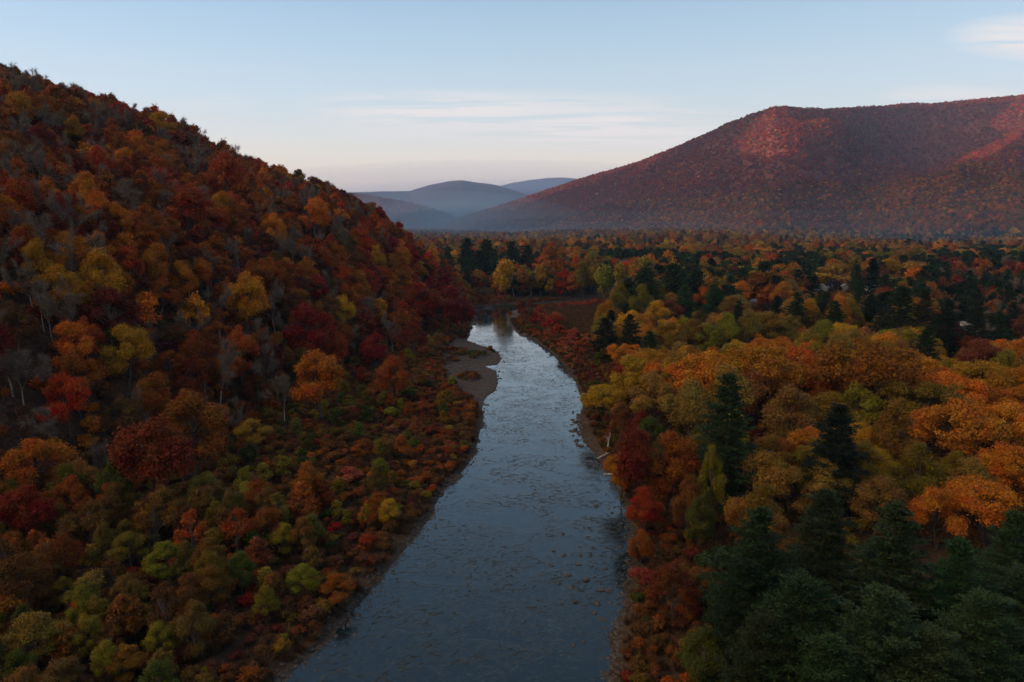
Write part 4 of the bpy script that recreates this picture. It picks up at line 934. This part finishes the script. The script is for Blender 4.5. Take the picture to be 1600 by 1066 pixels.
def van(x, y, rz):
    z = float(gz(np.array([x]), np.array([y]))[0]) + 0.02
    e = bpy.data.objects.new('camper_van', None); COL.objects.link(e); e.location = (x, y, z); e.rotation_euler = (0, 0, rz); e['label'] = 'white camper van parked on the grass before the white house'; e['category'] = 'van'
    prof = [(-3.2, .5), (3.0, .5), (3.2, .9), (3.1, 1.3), (2.5, 1.5), (2.0, 2.3), (2.3, 2.6), (2.1, 2.95), (-3.0, 3.0), (-3.25, 2.8)]
    n = len(prof); V = [(a, -1.15, b) for a, b in prof] + [(a, 1.15, b) for a, b in prof]
    me = bpy.data.meshes.new('body'); me.from_pydata(V, [], [list(range(n)), list(range(2 * n - 1, n - 1, -1))] + [[(i + 1) % n, i, i + n, (i + 1) % n + n] for i in range(n)]); me.materials.append(M_PAINT); link('body', me, e)
    for sx in (-2.0, 2.1):
        for sy in (-1, 1):
            v, q = tubes([[sx, sy * 0.95, .42]], [[sx, sy * 1.2, .42]], 0.42, 0.42, 14); v2, q2 = tubes([[sx, sy * 1.2, .42]], [[sx, sy * 1.21, .42]], 0.42, 0.02, 14); v3, q3, _ = join([(v, q, 0), (v2, q2, 0)]); link('wheel', mesh_from('wheel', v3, q3, mats=[M_TYRE]), e)
    for s in (-1, 1):
        v, q = boxes([(-2.2, -0.9, s * 1.16 - .012, s * 1.16 + .012, 1.7, 2.3)]); link('side_window', mesh_from('side_window', v, q, mats=[M_GLASS]), e)
    V = [(2.48, -.95, 1.56), (2.48, .95, 1.56), (2.06, .95, 2.22), (2.06, -.95, 2.22)]; V += [(a + .03, b, c + .02) for a, b, c in V]
    link('windscreen', mesh_from('windscreen', V, [(4, 5, 6, 7), (0, 3, 2, 1), (0, 1, 5, 4), (2, 3, 7, 6), (1, 2, 6, 5), (0, 4, 7, 3)], mats=[M_GLASS]), e)
van(*ground_hit(1276, 459), 0.25)
def road():
    P = np.array(ROAD); c = P.mean(0); n = 26
    # a strip of paved lot, draped on the ground
    a, b = P[0], P[2]; V = []
    for i in range(n):
        t = i / (n - 1); l = P[5] * (1 - t) + P[3] * t; u = P[0] * (1 - t) + P[2] * t
        for j in range(8): V.append(l + (u - l) * j / 7)
    V = np.array(V); z = gz(V[:, 0], V[:, 1]) + 0.3
    Q = [(i * 8 + j, (i + 1) * 8 + j, (i + 1) * 8 + j + 1, i * 8 + j + 1) for i in range(n - 1) for j in range(7)]
    link('road', mesh_from('road', np.c_[V, z], Q, mats=[noise_mat('asphalt', (0.07, 0.07, 0.075), (0.11, 0.11, 0.115), 0.4, 0.8)], smooth=True), kind='structure', label='grey paved lot at the wood edge')
road()

# ------------------------------------------------------------------ stones, driftwood, grass
def stone(seed, flat=0.5):
    r = np.random.default_rng(seed); nu, nv = 10, 7; V = []
    A = r.normal(size=(4, 3)); B = r.uniform(0, 6, 4)
    for i in range(nv + 1):
        for j in range(nu):
            th = math.pi * i / nv; ph = 2 * math.pi * j / nu
            d = np.array([math.sin(th) * math.cos(ph), math.sin(th) * math.sin(ph), math.cos(th)])
            k = 1 + sum(0.11 * math.sin(a @ d * 2.2 + b) for a, b in zip(A, B)); V.append(d * k * [1, 0.7, flat])
    Q = [(i * nu + j, (i + 1) * nu + j, (i + 1) * nu + (j + 1) % nu, i * nu + (j + 1) % nu) for i in range(nv) for j in range(nu)]
    return mesh_from('stone', V, Q, mats=[M_ROCK])
def stones():
    r = np.random.default_rng(17); forms_ = [stone(i, f) for i, f in enumerate((0.35, 0.5, 0.6, 0.4))]
    n = 0
    def put(px, py, size, label, group):
        x, y = on_flat(px, py); g = float(gz(np.array([x]), np.array([y]))[0]); z = max(g, -0.02)
        o = bpy.data.objects.new('boulder', forms_[int(r.integers(0, 4))]); COL.objects.link(o)
        o.location = (x, y, z + size * 0.06); o.rotation_euler = (0, 0, r.uniform(0, 6)); o.scale = (size, size, size * r.uniform(0.7, 1))
        o['label'] = label; o['category'] = 'rock'; o['group'] = group
    rows = [(888, 898), (905, 884), (920, 905), (935, 912), (948, 925), (960, 940), (870, 912), (900, 940), (915, 930), (935, 945), (940, 868), (925, 858), (955, 872), (968, 858), (975, 900), (965, 915), (880, 868), (860, 882), (845, 895),
            (930, 885), (945, 890), (905, 866), (893, 921), (912, 1004), (896, 1008), (925, 960), (927, 790), (930, 789), (955, 802), (968, 808), (976, 818), (952, 799), (880, 836), (905, 852), (862, 858), (938, 924), (942, 938), (931, 941), (886, 900), (922, 871)]
    for px, py in rows: put(px + r.normal() * 2, py + r.normal() * 2, r.uniform(0.25, 0.6), 'dark flat stone breaking the shallow water near the red bank', 'stones in the shallows')
    for _ in range(34):
        py = r.uniform(642, 700); px = np.interp(py, [640, 665, 690, 700], [907, 903, 912, 918]) + r.uniform(-14, 8)
        put(px, py, r.uniform(0.4, 0.9), 'wet stone at the edge of the small gravel shelf', 'stones by the gravel shelf')
    for _ in range(12):
        py = r.uniform(545, 640); px = np.interp(py, [545, 560, 575, 606, 640], [768, 783, 772, 777, 755]) + r.uniform(-8, 10)
        put(px, py, r.uniform(0.4, 0.8), 'dark stone lying off the gravel bar', 'stones off the gravel bar')
    for px, py, s in ((718, 551, 1.6), (727, 548, 1.3), (712, 545, 1.8), (740, 506, 2.2), (742, 496, 2.0), (735, 512, 1.8), (729, 524, 1.5), (744, 487, 1.8)): put(px, py, s, 'large pale boulder at the foot of the wooded hill end', 'boulders at the hill end')
    # shoreline shingle too small to count
    k = 2800; idx = r.integers(0, len(LB) + len(RB), k); P = np.array([on_flat(*p) for p in LB + RB]); nxt = (idx + 1).clip(0, len(P) - 1); f = r.uniform(size=(k, 1))
    X = P[idx] * (1 - f) + P[nxt] * f + r.normal(size=(k, 2)) * 1.1; k0 = idx != len(LB) - 1; X = X[k0]
    z = np.maximum(gz(X[:, 0], X[:, 1]), -0.05); k = len(X); sz = r.uniform(0.12, 0.42, k)
    scatter('shingle', np.c_[X, z], r.uniform(0, 6, k), np.c_[sz, sz, sz * 0.8], r.integers(0, 4, k), np.full((k, 3), 0.1), forms_, 'small stones lining the water edge')
stones()
def cobbles():
    r = np.random.default_rng(27); n = 14000; lo, hi = BAR.min(0), BAR.max(0); X = np.c_[r.uniform(lo[0], hi[0], n), r.uniform(lo[1], hi[1], n)]
    X = X[inside(X[:, 0], X[:, 1], BAR)]; sd = river_sd(X[:, 0], X[:, 1]); X = X[sd > 0]; n = len(X); s = r.uniform(0.12, 0.42, n) * np.where(r.uniform(size=n) < 0.04, 2.2, 1)
    scatter('cobbles', np.c_[X, gz(X[:, 0], X[:, 1])], r.uniform(0, 6, n), np.c_[s, s, s * 0.7], r.integers(0, 4, n), np.full((n, 3), 0.1), [stone(40 + i, 0.5) for i in range(4)], 'loose cobbles strewn over the gravel bar')
cobbles()
def driftwood():
    r = np.random.default_rng(3)
    for px, py, L_, a, b, lb in ((938, 716, 9, 0.5, 0.25, 'bleached fallen trunk leaning into the water from the bank'), (948, 708, 7, 1.3, 0.4, 'bare fallen trunk lying behind the leaning one'), (950, 742, 6, -0.3, 0.12, 'short dead trunk low on the bank')):
        x, y = on_flat(px, py); z = max(0, float(gz(np.array([x]), np.array([y]))[0]))
        d = np.array([math.cos(a), math.sin(a), b]); p = np.array([0, 0, 0.1]); S0 = [p - d * 1]; S1 = [p + d * L_]; R0 = [0.28]; R1 = [0.09]
        for i in range(9):
            q = p + d * L_ * r.uniform(0.35, 0.95); e = d + r.normal(size=3) * 0.7; e[2] = abs(e[2]); S0.append(q); S1.append(q + e * r.uniform(0.6, 2.0)); R0.append(0.08); R1.append(0.02)
        v, q = tubes(S0, S1, R0, R1, 6); o = link('fallen_trunk', mesh_from('fallen_trunk', v, q, mats=[M_WOOD], smooth=True)); o.location = (x, y, z); o['label'] = lb; o['category'] = 'log'
driftwood()
def tuft(seed):
    r = np.random.default_rng(seed); n = 70; a = r.uniform(0, 6.28, n); q = r.uniform(0, 0.45, n); h = r.uniform(0.35, 0.9, n)
    b = np.c_[np.cos(a) * q, np.sin(a) * q, 0 * q]; t = b * 1.9 + np.c_[0 * h, 0 * h, h]; sd_ = np.c_[-np.sin(a), np.cos(a), 0 * a] * 0.045
    V = np.stack([b - sd_, b + sd_, t + sd_ * .3, t - sd_ * .3], 1).reshape(-1, 3); return mesh_from('tuft', V, np.arange(4 * n).reshape(n, 4), mats=[M_LEAF])
def grass():
    r = np.random.default_rng(8); fs = [tuft(i) for i in range(4)]; n = 30000
    X = np.c_[r.uniform(0, 110, n), r.uniform(270, 560, n)]; sd = river_sd(X[:, 0], X[:, 1]); k = inside(X[:, 0], X[:, 1], MEADOW) & (sd > 2); X1 = X[k]
    n = 26000; Y_ = np.c_[r.uniform(-100, 60, n), r.uniform(60, 420, n)]; sd = river_sd(Y_[:, 0], Y_[:, 1]); k = (sd > 1.2) & (sd < 45) & (np.abs(Y_[:, 0]) < 0.8 * Y_[:, 1]) & ~(inside(Y_[:, 0], Y_[:, 1], BAR) & (r.uniform(size=n) < 2)) & ~inside(Y_[:, 0], Y_[:, 1], BAR3)
    X = np.concatenate([X1, Y_[k]]); n = len(X); z = gz(X[:, 0], X[:, 1]); s = r.uniform(0.8, 1.7, n)
    pal = np.array([(.10, .055, .02), (.13, .075, .03), (.075, .035, .015), (.09, .06, .02)]); ti = pal[r.integers(0, 4, n)] * r.uniform(0.6, 1.2, (n, 1))
    scatter('dry_grass', np.c_[X, z], r.uniform(0, 6, n), np.c_[s, s, s * 0.9], r.integers(0, 4, n), ti, fs, 'dry brown grass and weeds of the meadow and river flats')
grass()
def build_haze():
    m = bpy.data.materials.new('valley_air'); m.use_nodes = True; nt = m.node_tree; nt.nodes.clear()
    o = nt.nodes.new('ShaderNodeOutputMaterial'); v = nt.nodes.new('ShaderNodeVolumePrincipled')
    v.inputs['Color'].default_value = (0.34, 0.60, 1.0, 1); v.inputs['Density'].default_value = 4.8e-5; v.inputs['Anisotropy'].default_value = 0.0
    nt.links.new(v.outputs[0], o.inputs['Volume'])
    a = 15500.0; z0, z1 = -4.0, 1060.0
    V = [(x, y, z) for z in (z0, z1) for y in (-a, a) for x in (-a, a)]
    Q = [(0, 2, 3, 1), (4, 5, 7, 6), (0, 1, 5, 4), (2, 6, 7, 3), (0, 4, 6, 2), (1, 3, 7, 5)]
    link('haze', mesh_from('haze', V, Q, mats=[m]), kind='stuff', label='thin blue evening haze over the valley')
build_haze()

def build_mist():
    m = bpy.data.materials.new('valley_mist'); m.use_nodes = True; nt = m.node_tree; nt.nodes.clear()
    o = nt.nodes.new('ShaderNodeOutputMaterial'); v = nt.nodes.new('ShaderNodeVolumePrincipled')
    v.inputs['Color'].default_value = (0.38, 0.66, 1.0, 1); v.inputs['Density'].default_value = 2.2e-4
    nt.links.new(v.outputs[0], o.inputs['Volume'])
    th = np.linspace(0, 2 * np.pi, 49)[:-1]; ph = np.linspace(-np.pi / 2, np.pi / 2, 25)[1:-1]
    def lens(cx, cy, rx, ry, z0, h, rot, e=1.0):
        V = []
        for p in ph:
            for t in th:
                cp = math.cos(p) ** e; a, b = cp * math.cos(t) * rx, cp * math.sin(t) * ry
                V.append((cx + a * math.cos(rot) - b * math.sin(rot), cy + a * math.sin(rot) + b * math.cos(rot), z0 + h * math.copysign(abs(math.sin(p)) ** e, p)))
        n = 48; Q = [(i * n + j, i * n + (j + 1) % n, (i + 1) * n + (j + 1) % n, (i + 1) * n + j) for i in range(len(ph) - 1) for j in range(n)]
        V += [(cx, cy, z0 - h), (cx, cy, z0 + h)]; k = len(V)
        T = [((j + 1) % n, j, k - 2) for j in range(n)] + [((len(ph) - 1) * n + j, (len(ph) - 1) * n + (j + 1) % n, k - 1) for j in range(n)]
        return V, Q, T
    m2 = m.copy(); m2.name = 'valley_mist_thin'; m2.node_tree.nodes['Principled Volume'].inputs['Density'].default_value = 8.0e-5
    m3 = m.copy(); m3.name = 'far_air'; m3.node_tree.nodes['Principled Volume'].inputs['Density'].default_value = 7.5e-5; m3.node_tree.nodes['Principled Volume'].inputs['Color'].default_value = (0.25, 0.50, 1.0, 1)
    m4 = m2.copy(); m4.name = 'wood_mist'; m4.node_tree.nodes['Principled Volume'].inputs['Density'].default_value = 1.9e-4
    for i, k in enumerate((1.0, 0.8, 0.6, 0.42)):
        link('mist', mesh_from('mist', *lens(-420, 4700, 900 * k, 2600 * k, 0, 240 * k, 0.06), mats=[m2]), kind='stuff', label='blue mist lying in the valley beyond the hill end')
    for k, hh, dn in ((0.80, 22, 1.1e-4), (0.86, 38, 0.8e-4), (0.92, 58, 0.5e-4), (1.0, 90, 0.32e-4), (1.08, 135, 0.22e-4)):
        mk = m2.copy(); mk.name = 'wood_mist'; mk.node_tree.nodes['Principled Volume'].inputs['Density'].default_value = dn
        link('mist', mesh_from('mist', *lens(900, 2950, 3300 * k, 2050 * k, 0, hh, 0, 0.45), mats=[mk]), kind='stuff', label='thin blue mist over the valley woods')
    for k in (1.0, 0.75): link('mist', mesh_from('mist', *lens(-200, 8200, 4200 * k, 3600 * k, 0, 700 * k, 0), mats=[m3]), kind='stuff', label='blue air in front of the far hills')
build_mist()
